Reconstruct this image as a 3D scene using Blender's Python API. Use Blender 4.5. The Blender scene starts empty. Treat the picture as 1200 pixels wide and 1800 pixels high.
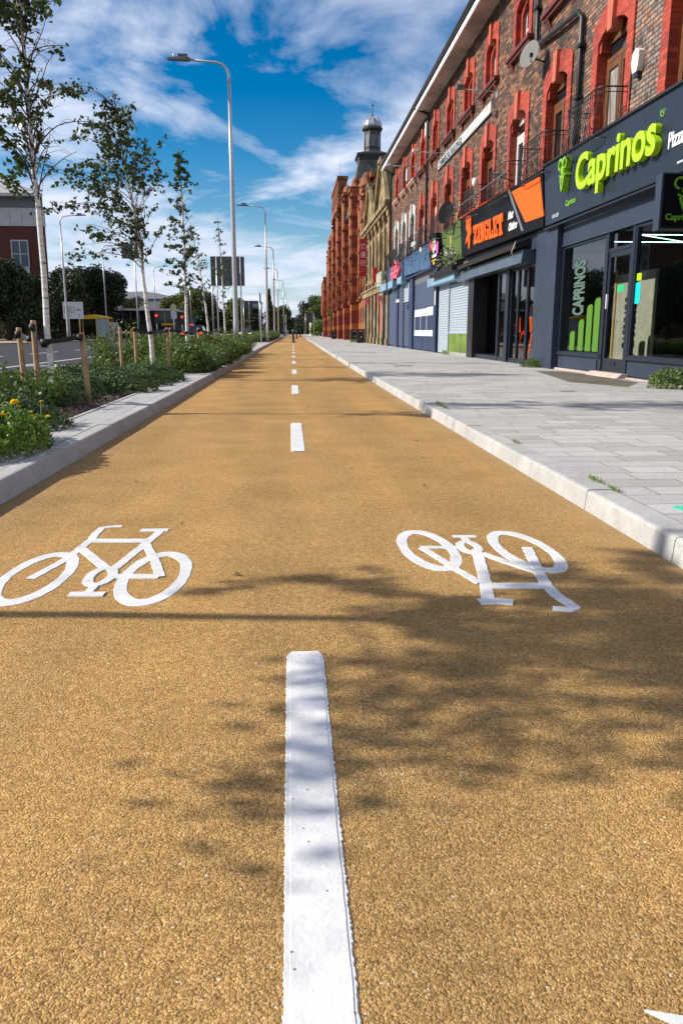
import bpy, math, random
from mathutils import Vector, Matrix, noise
R = math.radians
C = bpy.data.collections.new("Scene"); bpy.context.scene.collection.children.link(C)
SC = bpy.context.scene

# ------------------------------------------------------------------ camera
cam_d = bpy.data.cameras.new("camera"); cam = bpy.data.objects.new("camera", cam_d); C.objects.link(cam)
cam_d.sensor_fit = 'VERTICAL'; cam_d.sensor_height = 36; cam_d.sensor_width = 24; cam_d.lens = 28.0
cam_d.clip_start = .05; cam_d.clip_end = 3000
CH = .85; PITCH = R(12.72); YAW = R(3.608)
cam.location = (0, 0, CH); cam.rotation_euler = (R(90) - PITCH, 0, -YAW)
SC.camera = cam

# ------------------------------------------------------------------ world + sun
SUN_EL = 33.0; SUN_DIR = Vector((-math.cos(R(SUN_EL)), .055, math.sin(R(SUN_EL)))).normalized()
W = bpy.data.worlds.new("World"); SC.world = W; W.use_nodes = True
nt = W.node_tree; nt.nodes.clear()
def N(nt, t, **k):
    n = nt.nodes.new(t)
    for a, b in k.items(): setattr(n, a, b)
    return n
def math_(nt, op, a, b=None, c=None):
    n = N(nt, 'ShaderNodeMath', operation=op)
    for i, v in enumerate((a, b, c)):
        if v is None: continue
        if isinstance(v, (int, float)): n.inputs[i].default_value = v
        else: nt.links.new(v, n.inputs[i])
    return n.outputs[0]
def ramp(nt, src, stops, interp='LINEAR'):
    n = N(nt, 'ShaderNodeValToRGB'); n.color_ramp.interpolation = interp
    e = n.color_ramp.elements
    while len(e) < len(stops): e.new(.5)
    for i, (p, c) in enumerate(stops):
        e[i].position = p; e[i].color = (c[0], c[1], c[2], 1) if not isinstance(c, (int, float)) else (c, c, c, 1)
    nt.links.new(src, n.inputs[0]); return n.outputs[0]
def mixc(nt, f, a, b, mode='MIX'):
    n = N(nt, 'ShaderNodeMix', data_type='RGBA', blend_type=mode)
    for i, v in ((0, f), (6, a), (7, b)):
        if isinstance(v, (int, float)): n.inputs[i].default_value = v if i == 0 else (v, v, v, 1)
        elif isinstance(v, tuple): n.inputs[i].default_value = (*v, 1)
        else: nt.links.new(v, n.inputs[i])
    return n.outputs[2]
def build_world():
    L = nt.links
    sky = N(nt, 'ShaderNodeTexSky', sky_type='NISHITA'); sky.sun_disc = False
    sky.sun_elevation = R(SUN_EL); sky.sun_rotation = math.atan2(SUN_DIR.x, SUN_DIR.y)
    sky.air_density = 1.0; sky.dust_density = .25; sky.ozone_density = 2.2
    hs = N(nt, 'ShaderNodeHueSaturation'); hs.inputs['Saturation'].default_value = 1.78; hs.inputs['Hue'].default_value = .502; hs.inputs['Value'].default_value = 1.0
    L.new(sky.outputs[0], hs.inputs['Color'])
    tc = N(nt, 'ShaderNodeTexCoord'); sp = N(nt, 'ShaderNodeSeparateXYZ'); L.new(tc.outputs['Generated'], sp.inputs[0])
    den = math_(nt, 'ADD', math_(nt, 'MAXIMUM', sp.outputs[2], 0.0), .10)
    cx = math_(nt, 'DIVIDE', sp.outputs[0], den); cy = math_(nt, 'DIVIDE', sp.outputs[1], den)
    cb = N(nt, 'ShaderNodeCombineXYZ'); L.new(cx, cb.inputs[0]); L.new(math_(nt, 'MULTIPLY', cy, .8), cb.inputs[1]); cb.inputs[2].default_value = 4.7
    def nz(scale, det, rough, dist, off):
        mp = N(nt, 'ShaderNodeMapping'); L.new(cb.outputs[0], mp.inputs[0]); mp.inputs['Location'].default_value = off
        n = N(nt, 'ShaderNodeTexNoise'); L.new(mp.outputs[0], n.inputs['Vector'])
        n.inputs['Scale'].default_value = scale; n.inputs['Detail'].default_value = det
        n.inputs['Roughness'].default_value = rough; n.inputs['Distortion'].default_value = dist
        return n.outputs[0]
    a = nz(1.55, 10, .58, .45, (2.3, .4, 0)); b = nz(.62, 4, .5, .2, (7.1, 3.2, 1))
    m = math_(nt, 'ADD', math_(nt, 'MULTIPLY', a, .65), math_(nt, 'MULTIPLY', b, .5))
    cl = ramp(nt, m, [(.478, 0.0), (.525, .26), (.58, .60), (.65, .95)])
    hz = ramp(nt, sp.outputs[2], [(.0, .75), (.05, .42), (.14, .15), (.26, 0.0)])       # thin veil of cloud low over the horizon
    grey = ramp(nt, b, [(.35, (9.2, 9.5, 10.8)), (.65, (7.0, 7.5, 9.4))])
    mx = mixc(nt, cl, mixc(nt, hz, hs.outputs[0], (4.6, 6.6, 8.8)), grey)
    bg = N(nt, 'ShaderNodeBackground'); L.new(mx, bg.inputs[0]); bg.inputs[1].default_value = .086
    o = N(nt, 'ShaderNodeOutputWorld'); L.new(bg.outputs[0], o.inputs[0])
build_world()
sd = bpy.data.lights.new("sun", 'SUN'); sd.energy = 5.0; sd.angle = R(.8); sd.color = (1, .93, .82)
sun = bpy.data.objects.new("sun", sd); C.objects.link(sun); sun.rotation_euler = SUN_DIR.to_track_quat('Z', 'Y').to_euler(); sun.location = (-20, 0, 20)
VS = SC.view_settings; VS.view_transform = 'Standard'; VS.look = 'None'; VS.exposure = .34; VS.gamma = 1.0; VS.use_curve_mapping = False
SC.cycles.max_bounces = 6; SC.cycles.transparent_max_bounces = 12; SC.cycles.caustics_reflective = False; SC.cycles.caustics_refractive = False

# ------------------------------------------------------------------ mesh helpers
class MB:
    def __init__(s): s.v = []; s.f = []; s.m = []; s.mi = 0; s.sm = []; s.smooth = False
    def face(s, idx): s.f.append(idx); s.m.append(s.mi); s.sm.append(s.smooth)
    def quad(s, a, b, c, d):
        n = len(s.v); s.v += [tuple(a), tuple(b), tuple(c), tuple(d)]; s.face((n, n+1, n+2, n+3)); return s
    def box(s, x0, x1, y0, y1, z0, z1):
        if x0 > x1: x0, x1 = x1, x0
        if y0 > y1: y0, y1 = y1, y0
        if z0 > z1: z0, z1 = z1, z0
        n = len(s.v)
        s.v += [(x0,y0,z0),(x1,y0,z0),(x1,y1,z0),(x0,y1,z0),(x0,y0,z1),(x1,y0,z1),(x1,y1,z1),(x0,y1,z1)]
        for q in ((0,3,2,1),(4,5,6,7),(0,1,5,4),(1,2,6,5),(2,3,7,6),(3,0,4,7)): s.face(tuple(n+i for i in q))
        return s
    def hexa(s, p):   # 8 corners, bottom 4 then top 4
        n = len(s.v); s.v += [tuple(q) for q in p]
        for q in ((0,3,2,1),(4,5,6,7),(0,1,5,4),(1,2,6,5),(2,3,7,6),(3,0,4,7)): s.face(tuple(n+i for i in q))
        return s
    def prism(s, poly, d0, d1, to):   # poly (a,b) list, to(a,b,d) -> xyz
        n = len(s.v); k = len(poly)
        s.v += [tuple(to(a, b, d0)) for a, b in poly] + [tuple(to(a, b, d1)) for a, b in poly]
        s.face(tuple(range(n, n+k))); s.face(tuple(range(n+2*k-1, n+k-1, -1)))
        for i in range(k): j = (i+1) % k; s.face((n+i, n+k+i, n+k+j, n+j))
        return s
    def tube(s, pts, rad, n=8, caps=True):
        pts = [Vector(p) for p in pts]; k = len(pts)
        if isinstance(rad, (int, float)): rad = [rad]*k
        base = len(s.v); prev = None; sm = s.smooth; s.smooth = True
        for i, p in enumerate(pts):
            t = (pts[min(i+1, k-1)] - pts[max(i-1, 0)])
            if t.length < 1e-9: t = Vector((0, 0, 1))
            t.normalize()
            if prev is None: u = t.orthogonal().normalized()
            else: u = (prev - t*prev.dot(t)); u = u.normalized() if u.length > 1e-6 else t.orthogonal().normalized()
            prev = u; w = t.cross(u)
            for j in range(n):
                a = 2*math.pi*j/n; s.v.append(tuple(p + (u*math.cos(a) + w*math.sin(a))*rad[i]))
        for i in range(k-1):
            for j in range(n):
                a = base+i*n+j; b = base+i*n+(j+1) % n; s.face((a, b, b+n, a+n))
        s.smooth = sm
        if caps: s.face(tuple(base+j for j in range(n-1, -1, -1))); s.face(tuple(base+(k-1)*n+j for j in range(n)))
        return s
    def lathe(s, prof, cx, cy, n=16, a0=0.0, smooth=True):   # prof (r,z)
        base = len(s.v); sm = s.smooth; s.smooth = smooth
        for r, z in prof:
            for j in range(n):
                a = a0 + 2*math.pi*j/n; s.v.append((cx+r*math.cos(a), cy+r*math.sin(a), z))
        for i in range(len(prof)-1):
            for j in range(n):
                a = base+i*n+j; b = base+i*n+(j+1) % n; s.face((a, b, b+n, a+n))
        s.smooth = sm
        s.face(tuple(base+j for j in range(n-1, -1, -1))); s.face(tuple(base+(len(prof)-1)*n+j for j in range(n)))
        return s
    def build(s, name, mats, parent=None, loc=None):
        me = bpy.data.meshes.new(name); me.from_pydata(s.v, [], s.f)
        if not isinstance(mats, (list, tuple)): mats = [mats]
        for m in mats: me.materials.append(m)
        if len(mats) > 1: me.polygons.foreach_set('material_index', s.m)
        me.polygons.foreach_set('use_smooth', s.sm)
        me.update()
        o = bpy.data.objects.new(name, me); C.objects.link(o)
        if parent: o.parent = parent
        if loc: o.location = loc
        return o
def empty(name, loc=(0, 0, 0), rz=0):
    o = bpy.data.objects.new(name, None); C.objects.link(o); o.location = loc; o.rotation_euler = (0, 0, rz); o.empty_display_size = .3; return o
def tag(o, label=None, cat=None, group=None, kind=None):
    if label: o['label'] = label
    if cat: o['category'] = cat
    if group: o['group'] = group
    if kind: o['kind'] = kind
    return o
def struct(o): o['kind'] = 'structure'; return o
def kids(o, tab): return tab.get(o, [])
def copy_tree(o, parent=None, loc=None, rz=None, sc=None):
    tab = {}
    for q in C.objects:
        if q.parent: tab.setdefault(q.parent, []).append(q)
    def rec(a, p):
        c = a.copy(); C.objects.link(c); c.parent = p
        for ch in tab.get(a, []): rec(ch, c)
        return c
    c = rec(o, parent)
    if loc is not None: c.location = loc
    if rz is not None: c.rotation_euler = (0, 0, rz)
    if sc is not None: c.scale = (sc, sc, sc) if isinstance(sc, (int, float)) else sc
    return c
def wall_to(X):  # poly coords (y,z) extruded along X
    return lambda a, b, d: (d, a, b)
def front_to(a, b, d): return (a, d, b)   # poly (x,z) extruded along Y

# ------------------------------------------------------------------ materials
MATS = {}
def mat(name, col, rough=.7, metal=0.0, var=.0, vs=3.0, bump=0.0, bs=40.0, spec=None, emit=None, es=0, dirt=None, ds=1.2, dmin=.45, dmax=.7):
    """plain painted/stone surface with optional mottling (var), grain bump and dirt patches"""
    if name in MATS: return MATS[name]
    m = bpy.data.materials.new(name); m.use_nodes = True; t = m.node_tree; b = t.nodes['Principled BSDF']
    b.inputs['Roughness'].default_value = rough; b.inputs['Metallic'].default_value = metal
    b.inputs['Base Color'].default_value = (*col, 1)
    if spec is not None: b.inputs['Specular IOR Level'].default_value = spec
    tc = N(t, 'ShaderNodeTexCoord')
    def nz(s, d=4, w=0):
        n = N(t, 'ShaderNodeTexNoise'); t.links.new(tc.outputs['Object'], n.inputs['Vector']); n.inputs['Scale'].default_value = s; n.inputs['Detail'].default_value = d; return n.outputs[0]
    c = None
    if var:
        lo = tuple(max(0, x*(1-var)) for x in col); hi = tuple(x*(1+var) for x in col)
        c = ramp(t, nz(vs), [(.3, lo), (.7, hi)])
    if dirt:
        f = ramp(t, nz(ds, 6), [(dmin, 0.0), (dmax, 1.0)])
        c = mixc(t, f, c if c is not None else tuple(col), tuple(dirt))
    if c is not None: t.links.new(c, b.inputs['Base Color'])
    if bump:
        bn = N(t, 'ShaderNodeBump'); bn.inputs['Strength'].default_value = bump; bn.inputs['Distance'].default_value = .01
        t.links.new(nz(bs, 3), bn.inputs['Height']); t.links.new(bn.outputs[0], b.inputs['Normal'])
    if emit: b.inputs['Emission Color'].default_value = (*emit, 1); b.inputs['Emission Strength'].default_value = es
    MATS[name] = m; return m
def leafmat(name, c0, c1, trans=.25, rough=.55, scale=4.0):
    m = bpy.data.materials.new(name); m.use_nodes = True; t = m.node_tree; b = t.nodes['Principled BSDF']
    tc = N(t, 'ShaderNodeTexCoord'); n = N(t, 'ShaderNodeTexNoise'); n.inputs['Scale'].default_value = scale; n.inputs['Detail'].default_value = 5; n.inputs['Roughness'].default_value = .8
    t.links.new(tc.outputs['Object'], n.inputs['Vector'])
    c = ramp(t, n.outputs[0], [(.32, c0), (.68, c1)])
    t.links.new(c, b.inputs['Base Color']); b.inputs['Roughness'].default_value = rough
    tr = N(t, 'ShaderNodeBsdfTranslucent'); t.links.new(c, tr.inputs[0])
    mx = N(t, 'ShaderNodeMixShader'); mx.inputs[0].default_value = trans
    t.links.new(b.outputs[0], mx.inputs[1]); t.links.new(tr.outputs[0], mx.inputs[2])
    t.links.new(mx.outputs[0], t.nodes['Material Output'].inputs[0]); return m
def uvw(t, flat):
    """vector for masonry: walls (x+y, z) ; floors (x, y)"""
    tc = N(t, 'ShaderNodeTexCoord'); sp = N(t, 'ShaderNodeSeparateXYZ'); t.links.new(tc.outputs['Object'], sp.inputs[0])
    cb = N(t, 'ShaderNodeCombineXYZ')
    if flat: t.links.new(sp.outputs[0], cb.inputs[0]); t.links.new(sp.outputs[1], cb.inputs[1])
    else: t.links.new(math_(t, 'ADD', sp.outputs[0], sp.outputs[1]), cb.inputs[0]); t.links.new(sp.outputs[2], cb.inputs[1])
    return cb.outputs[0], tc.outputs['Object'], sp
def masonry(name, cols, mortar, bw, bh, ms=.01, flat=False, rough=.85, bump=.5, offset=.5, mott=.5, grain=None, white=None, bands=None, squash=1.0, sqf=2, vary=0.0):
    m = bpy.data.materials.new(name); m.use_nodes = True; t = m.node_tree; b = t.nodes['Principled BSDF']; L = t.links
    v, ob, sp = uvw(t, flat)
    br = N(t, 'ShaderNodeTexBrick'); br.offset = offset; br.squash = squash; br.squash_frequency = sqf
    L.new(v, br.inputs['Vector']); br.inputs['Scale'].default_value = 1.0
    br.inputs['Brick Width'].default_value = bw; br.inputs['Row Height'].default_value = bh; br.inputs['Mortar Size'].default_value = ms
    br.inputs['Mortar Smooth'].default_value = .3; br.inputs['Bias'].default_value = 0
    br.inputs['Color1'].default_value = (0, 0, 0, 1); br.inputs['Color2'].default_value = (1, 1, 1, 1); br.inputs['Mortar'].default_value = (.5, .5, .5, 1)
    n1 = N(t, 'ShaderNodeTexNoise'); L.new(ob, n1.inputs['Vector']); n1.inputs['Scale'].default_value = 1.1; n1.inputs['Detail'].default_value = 6
    n2 = N(t, 'ShaderNodeTexNoise'); L.new(ob, n2.inputs['Vector']); n2.inputs['Scale'].default_value = 9; n2.inputs['Detail'].default_value = 5
    f = math_(t, 'ADD', math_(t, 'MULTIPLY', br.outputs['Color'], mott), math_(t, 'MULTIPLY', n2.outputs[0], 1-mott))
    f = math_(t, 'ADD', f, math_(t, 'MULTIPLY', math_(t, 'SUBTRACT', n1.outputs[0], .5), .7))
    k = len(cols); c = ramp(t, f, [(.15+.7*i/(k-1), cols[i]) for i in range(k)])
    if bands:
        w = math_(t, 'FRACT', math_(t, 'MULTIPLY', sp.outputs[2], 1.0/bands[0]))
        c = mixc(t, ramp(t, w, [(0, 0.0), (bands[1], 1.0)], 'CONSTANT'), c, mixc(t, .7, c, bands[2]))
    if white:
        n3 = N(t, 'ShaderNodeTexNoise'); L.new(ob, n3.inputs['Vector']); n3.inputs['Scale'].default_value = 5; n3.inputs['Detail'].default_value = 8; n3.inputs['Roughness'].default_value = .7
        g = ramp(t, sp.outputs[1], [(0, 1.0), (1, 0.0)])
        mr = N(t, 'ShaderNodeMapRange'); L.new(sp.outputs[1], mr.inputs[0]); mr.inputs[1].default_value = white[0]; mr.inputs[2].default_value = white[1]; mr.inputs[3].default_value = 1; mr.inputs[4].default_value = 0
        ff = math_(t, 'MULTIPLY', mr.outputs[0], ramp(t, n3.outputs[0], [(.40, 0.0), (.56, .9)]))
        c = mixc(t, ff, c, white[2])
    if grain:
        n4 = N(t, 'ShaderNodeTexNoise'); L.new(ob, n4.inputs['Vector']); n4.inputs['Scale'].default_value = grain; n4.inputs['Detail'].default_value = 2
        c = mixc(t, .55, c, ramp(t, n4.outputs[0], [(.38, .42), (.62, 1.15)]), 'MULTIPLY')
    c = mixc(t, br.outputs['Fac'], c, mortar)
    L.new(c, b.inputs['Base Color']); b.inputs['Roughness'].default_value = rough
    bn = N(t, 'ShaderNodeBump'); bn.inputs['Strength'].default_value = bump; bn.inputs['Distance'].default_value = .012
    hgt = math_(t, 'ADD', math_(t, 'MULTIPLY', br.outputs['Fac'], -1.0), math_(t, 'MULTIPLY', n2.outputs[0], .5))
    L.new(hgt, bn.inputs['Height']); L.new(bn.outputs[0], b.inputs['Normal'])
    return m
def track_mat():
    m = bpy.data.materials.new('buff_aggregate'); m.use_nodes = True; t = m.node_tree; b = t.nodes['Principled BSDF']; L = t.links
    tc = N(t, 'ShaderNodeTexCoord'); ob = tc.outputs['Object']
    dn = N(t, 'ShaderNodeTexNoise'); L.new(ob, dn.inputs['Vector']); dn.inputs['Scale'].default_value = 110; dn.inputs['Detail'].default_value = 4
    dv = N(t, 'ShaderNodeVectorMath', operation='MULTIPLY_ADD'); L.new(dn.outputs['Color'], dv.inputs[0]); dv.inputs[1].default_value = (.012, .012, .004); L.new(ob, dv.inputs[2])
    vo = N(t, 'ShaderNodeTexVoronoi'); L.new(dv.outputs[0], vo.inputs['Vector']); vo.inputs['Scale'].default_value = 265; vo.feature = 'F1'
    vc = N(t, 'ShaderNodeTexVoronoi'); L.new(dv.outputs[0], vc.inputs['Vector']); vc.inputs['Scale'].default_value = 265
    n1 = N(t, 'ShaderNodeTexNoise'); L.new(ob, n1.inputs['Vector']); n1.inputs['Scale'].default_value = 2.0; n1.inputs['Detail'].default_value = 8; n1.inputs['Roughness'].default_value = .6
    n2 = N(t, 'ShaderNodeTexNoise'); L.new(ob, n2.inputs['Vector']); n2.inputs['Scale'].default_value = 38; n2.inputs['Detail'].default_value = 3
    sp = N(t, 'ShaderNodeSeparateXYZ'); L.new(vc.outputs['Color'], sp.inputs[0])
    c = ramp(t, sp.outputs[0], [(0, (.35, .205, .075)), (.5, (.50, .295, .110)), (.86, (.64, .395, .155)), (.992, (.70, .47, .20)), (1.0, (.72, .66, .56))])
    c = mixc(t, .8, c, ramp(t, n1.outputs[0], [(.3, (.80, .78, .76)), (.7, (1.14, 1.14, 1.1))]), 'MULTIPLY')
    c = mixc(t, .8, c, ramp(t, n2.outputs[0], [(.3, .80), (.7, 1.16)]), 'MULTIPLY')
    mpb = N(t, 'ShaderNodeMapping'); L.new(ob, mpb.inputs[0]); mpb.inputs['Scale'].default_value = (2.2, .16, 1)
    n7 = N(t, 'ShaderNodeTexNoise'); L.new(mpb.outputs[0], n7.inputs['Vector']); n7.inputs['Scale'].default_value = 1.0; n7.inputs['Detail'].default_value = 5
    c = mixc(t, 1.0, c, ramp(t, n7.outputs[0], [(.35, (.86, .87, .90)), (.65, (1.08, 1.06, 1.02))]), 'MULTIPLY')
    # washed-out grit along the kerbs and worn darker wheel path
    spx = N(t, 'ShaderNodeSeparateXYZ'); L.new(ob, spx.inputs[0])
    ax = math_(t, 'ABSOLUTE', spx.outputs[0])
    n5 = N(t, 'ShaderNodeTexNoise'); L.new(ob, n5.inputs['Vector']); n5.inputs['Scale'].default_value = 5; n5.inputs['Detail'].default_value = 6
    ed = ramp(t, math_(t, 'ADD', ax, math_(t, 'MULTIPLY', math_(t, 'SUBTRACT', n5.outputs[0], .5), .5)), [(1.28, 0.0), (1.46, .55)])
    edn = N(t, 'ShaderNodeMapRange'); L.new(math_(t, 'ADD', ax, math_(t, 'MULTIPLY', math_(t, 'SUBTRACT', n5.outputs[0], .5), .45)), edn.inputs[0])
    edn.inputs[1].default_value = 1.22; edn.inputs[2].default_value = 1.5; edn.inputs[3].default_value = 0; edn.inputs[4].default_value = .5
    c = mixc(t, edn.outputs[0], c, (.36, .26, .16))
    gap = ramp(t, vo.outputs['Distance'], [(.48, 1.0), (.85, .50)])
    c = mixc(t, 1.0, c, gap, 'MULTIPLY')
    L.new(c, b.inputs['Base Color']); b.inputs['Roughness'].default_value = .9; b.inputs['Specular IOR Level'].default_value = .12
    h = math_(t, 'SUBTRACT', 1.0, vo.outputs['Distance'])
    bn = N(t, 'ShaderNodeBump'); bn.inputs['Strength'].default_value = .7; bn.inputs['Distance'].default_value = .004
    L.new(math_(t, 'ADD', h, math_(t, 'MULTIPLY', n2.outputs[0], .5)), bn.inputs['Height']); L.new(bn.outputs[0], b.inputs['Normal'])
    return m
def asphalt_mat():
    m = bpy.data.materials.new('asphalt'); m.use_nodes = True; t = m.node_tree; b = t.nodes['Principled BSDF']; L = t.links
    tc = N(t, 'ShaderNodeTexCoord'); ob = tc.outputs['Object']
    n = N(t, 'ShaderNodeTexNoise'); L.new(ob, n.inputs['Vector']); n.inputs['Scale'].default_value = 70; n.inputs['Detail'].default_value = 2
    n1 = N(t, 'ShaderNodeTexNoise'); L.new(ob, n1.inputs['Vector']); n1.inputs['Scale'].default_value = .5; n1.inputs['Detail'].default_value = 6
    c = ramp(t, n.outputs[0], [(.3, (.022, .023, .028)), (.7, (.060, .061, .068))])
    c = mixc(t, .7, c, ramp(t, n1.outputs[0], [(.3, .75), (.7, 1.2)]), 'MULTIPLY')
    L.new(c, b.inputs['Base Color']); b.inputs['Roughness'].default_value = .92; b.inputs['Specular IOR Level'].default_value = .25
    bn = N(t, 'ShaderNodeBump'); bn.inputs['Strength'].default_value = .5; bn.inputs['Distance'].default_value = .01; L.new(n.outputs[0], bn.inputs['Height']); L.new(bn.outputs[0], b.inputs['Normal'])
    return m
def stone_mat(name, base, stain, white, top=True):
    m = bpy.data.materials.new(name); m.use_nodes = True; t = m.node_tree; b = t.nodes['Principled BSDF']; L = t.links
    tc = N(t, 'ShaderNodeTexCoord'); ob = tc.outputs['Object']
    def nz(s, d, r=.6):
        n = N(t, 'ShaderNodeTexNoise'); L.new(ob, n.inputs['Vector']); n.inputs['Scale'].default_value = s; n.inputs['Detail'].default_value = d; n.inputs['Roughness'].default_value = r; return n.outputs[0]
    c = ramp(t, nz(220, 2), [(.35, tuple(x*.72 for x in base)), (.65, tuple(x*1.15 for x in base))])
    c = mixc(t, ramp(t, nz(1.6, 9, .7), [(.52, 0.0), (.70, .7)]), c, stain)
    c = mixc(t, ramp(t, nz(2.3, 8, .72), [(.48, 0.0), (.66, .5)]), c, white)
    L.new(c, b.inputs['Base Color']); b.inputs['Roughness'].default_value = .85
    bn = N(t, 'ShaderNodeBump'); bn.inputs['Strength'].default_value = .35; bn.inputs['Distance'].default_value = .004; L.new(nz(90, 4), bn.inputs['Height']); L.new(bn.outputs[0], b.inputs['Normal'])
    return m
def glassmat(name, tint=(.9, .95, .93), ior=1.5, boost=.06):
    m = bpy.data.materials.new(name); m.use_nodes = True; t = m.node_tree; t.nodes.remove(t.nodes['Principled BSDF']); L = t.links
    fr = N(t, 'ShaderNodeFresnel'); fr.inputs[0].default_value = ior
    tr = N(t, 'ShaderNodeBsdfTransparent'); tr.inputs[0].default_value = (*tint, 1)
    gl = N(t, 'ShaderNodeBsdfGlossy'); gl.inputs['Roughness'].default_value = .01
    mx = N(t, 'ShaderNodeMixShader'); L.new(math_(t, 'ADD', fr.outputs[0], boost), mx.inputs[0]); L.new(tr.outputs[0], mx.inputs[1]); L.new(gl.outputs[0], mx.inputs[2])
    L.new(mx.outputs[0], t.nodes['Material Output'].inputs[0]); return m
def paint_mat(name='road_paint', col=(.74, .735, .73)):
    m = bpy.data.materials.new(name); m.use_nodes = True; t = m.node_tree; b = t.nodes['Principled BSDF']; L = t.links
    tc = N(t, 'ShaderNodeTexCoord'); ob = tc.outputs['Object']
    n = N(t, 'ShaderNodeTexNoise'); L.new(ob, n.inputs['Vector']); n.inputs['Scale'].default_value = 9; n.inputs['Detail'].default_value = 9; n.inputs['Roughness'].default_value = .7
    v = N(t, 'ShaderNodeTexVoronoi'); L.new(ob, v.inputs['Vector']); v.inputs['Scale'].default_value = 42
    n3 = N(t, 'ShaderNodeTexNoise'); L.new(ob, n3.inputs['Vector']); n3.inputs['Scale'].default_value = 28; n3.inputs['Detail'].default_value = 4
    c = ramp(t, n.outputs[0], [(.3, tuple(x*.74 for x in col)), (.6, col)])
    pits = math_(t, 'MULTIPLY', ramp(t, v.outputs['Distance'], [(.06, 1.0), (.13, 0.0)]), ramp(t, n3.outputs[0], [(.48, 0.0), (.56, 1.0)]))
    c = mixc(t, pits, c, (.16, .13, .1))
    L.new(c, b.inputs['Base Color']); b.inputs['Roughness'].default_value = .6
    n2 = N(t, 'ShaderNodeTexNoise'); L.new(ob, n2.inputs['Vector']); n2.inputs['Scale'].default_value = 130; n2.inputs['Detail'].default_value = 3
    bn = N(t, 'ShaderNodeBump'); bn.inputs['Strength'].default_value = .35; bn.inputs['Distance'].default_value = .003; L.new(n2.outputs[0], bn.inputs['Height']); L.new(bn.outputs[0], b.inputs['Normal'])
    return m
def bark_mat():
    m = bpy.data.materials.new('birch_bark'); m.use_nodes = True; t = m.node_tree; b = t.nodes['Principled BSDF']; L = t.links
    tc = N(t, 'ShaderNodeTexCoord'); mp = N(t, 'ShaderNodeMapping'); L.new(tc.outputs['Object'], mp.inputs[0]); mp.inputs['Scale'].default_value = (5, 5, 26)
    n = N(t, 'ShaderNodeTexNoise'); L.new(mp.outputs[0], n.inputs['Vector']); n.inputs['Scale'].default_value = 1; n.inputs['Detail'].default_value = 5
    sp = N(t, 'ShaderNodeSeparateXYZ'); L.new(tc.outputs['Object'], sp.inputs[0])
    c = ramp(t, n.outputs[0], [(.33, (.12, .09, .07)), (.40, (.66, .63, .58)), (.6, (.86, .84, .80))])
    up = N(t, 'ShaderNodeMapRange'); L.new(sp.outputs[2], up.inputs[0]); up.inputs[1].default_value = 3.2; up.inputs[2].default_value = 4.4
    c = mixc(t, up.outputs[0], c, (.13, .09, .07))
    L.new(c, b.inputs['Base Color']); b.inputs['Roughness'].default_value = .7; return m
M_track = track_mat(); M_asph = asphalt_mat(); M_paint = paint_mat(); M_bark = bark_mat()
M_kerb = stone_mat('granite_kerb', (.42, .415, .40), (.20, .195, .19), (.60, .59, .57))
M_pave = masonry('grey_paving', [(.385, .375, .36), (.48, .47, .455), (.56, .55, .53)], (.15, .125, .10), .50, .20, .0042, flat=True, rough=.8, bump=.35, offset=.37, mott=.55, grain=190, squash=.62, sqf=3)
M_strip = masonry('grey_edging', [(.43, .425, .415), (.50, .495, .485)], (.12, .1, .09), .9, .6, .006, flat=True, rough=.8, bump=.3, mott=.4, grain=190)
M_soil = mat('bark_mulch', (.035, .022, .014), .95, var=.7, vs=28, bump=1.0, bs=60)
M_ground = mat('ground_cover', (.12, .12, .11), .95, var=.3, vs=.3)
M_brick = masonry('old_brown_brick', [(.022, .014, .011), (.075, .038, .025), (.19, .080, .038), (.36, .17, .08)], (.040, .031, .026), .225, .075, .011, bump=1.0, mott=.62, white=(8.0, 17.5, (.52, .46, .42)))
M_redpaint = masonry('red_painted_brick', [(.17, .024, .014), (.37, .046, .018), (.50, .072, .026)], (.26, .026, .012), .225, .075, .006, bump=.55, mott=.5, rough=.6)
M_redstone = mat('red_painted_stone', (.48, .12, .06), .6, var=.15, vs=6, bump=.3, bs=30)
M_darkred = mat('dark_red_painted_sill', (.13, .024, .016), .6, var=.3, vs=5)
M_whitepaint = masonry('white_painted_brick', [(.40, .39, .37), (.60, .59, .57)], (.5, .5, .48), .225, .075, .006, bump=.5, mott=.5)
M_wood = mat('brown_timber_frame', (.14, .052, .016), .5, var=.25, vs=9)
M_whiteframe = mat('white_upvc_frame', (.62, .6, .56), .4)
M_darkglass = mat('dark_window_glass', (.012, .015, .02), .04, spec=.9)
M_curtain = mat('net_curtain', (.30, .28, .25), .25, var=.2, vs=8)
M_iron = mat('black_iron', (.018, .016, .016), .45)
M_black = mat('black_plastic', (.012, .012, .014), .4)
M_slate = masonry('roof_slate', [(.045, .05, .055), (.075, .08, .085), (.10, .105, .10)], (.02, .02, .02), .3, .2, .008, bump=.6, mott=.6)
M_slateg = masonry('mossy_slate', [(.045, .052, .045), (.08, .088, .072), (.11, .115, .095)], (.04, .04, .04), .35, .28, .008, bump=.6, mott=.6)
M_soffit = mat('soffit_board', (.52, .49, .46), .6, dirt=(.3, .26, .23), ds=1.0)
M_fascia = mat('white_fascia', (.82, .82, .82), .4)
M_navy = mat('slate_grey_paint', (.030, .042, .066), .45, var=.12, vs=2, spec=.3)
M_navy2 = mat('dark_grey_frame', (.016, .022, .034), .4, spec=.3)
M_sign1 = mat('charcoal_sign_panel', (.017, .026, .042), .4, var=.1, vs=1.5, spec=.3)
M_lime = mat('lime_letters', (.40, .68, .003), .4)
M_limed = mat('lime_print', (.16, .42, .02), .4)
M_blacksign = mat('gloss_black_sign', (.005, .005, .006), .5, spec=.1)
M_orange = mat('orange_sign', (.92, .12, .006), .5, spec=.2)
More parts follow.
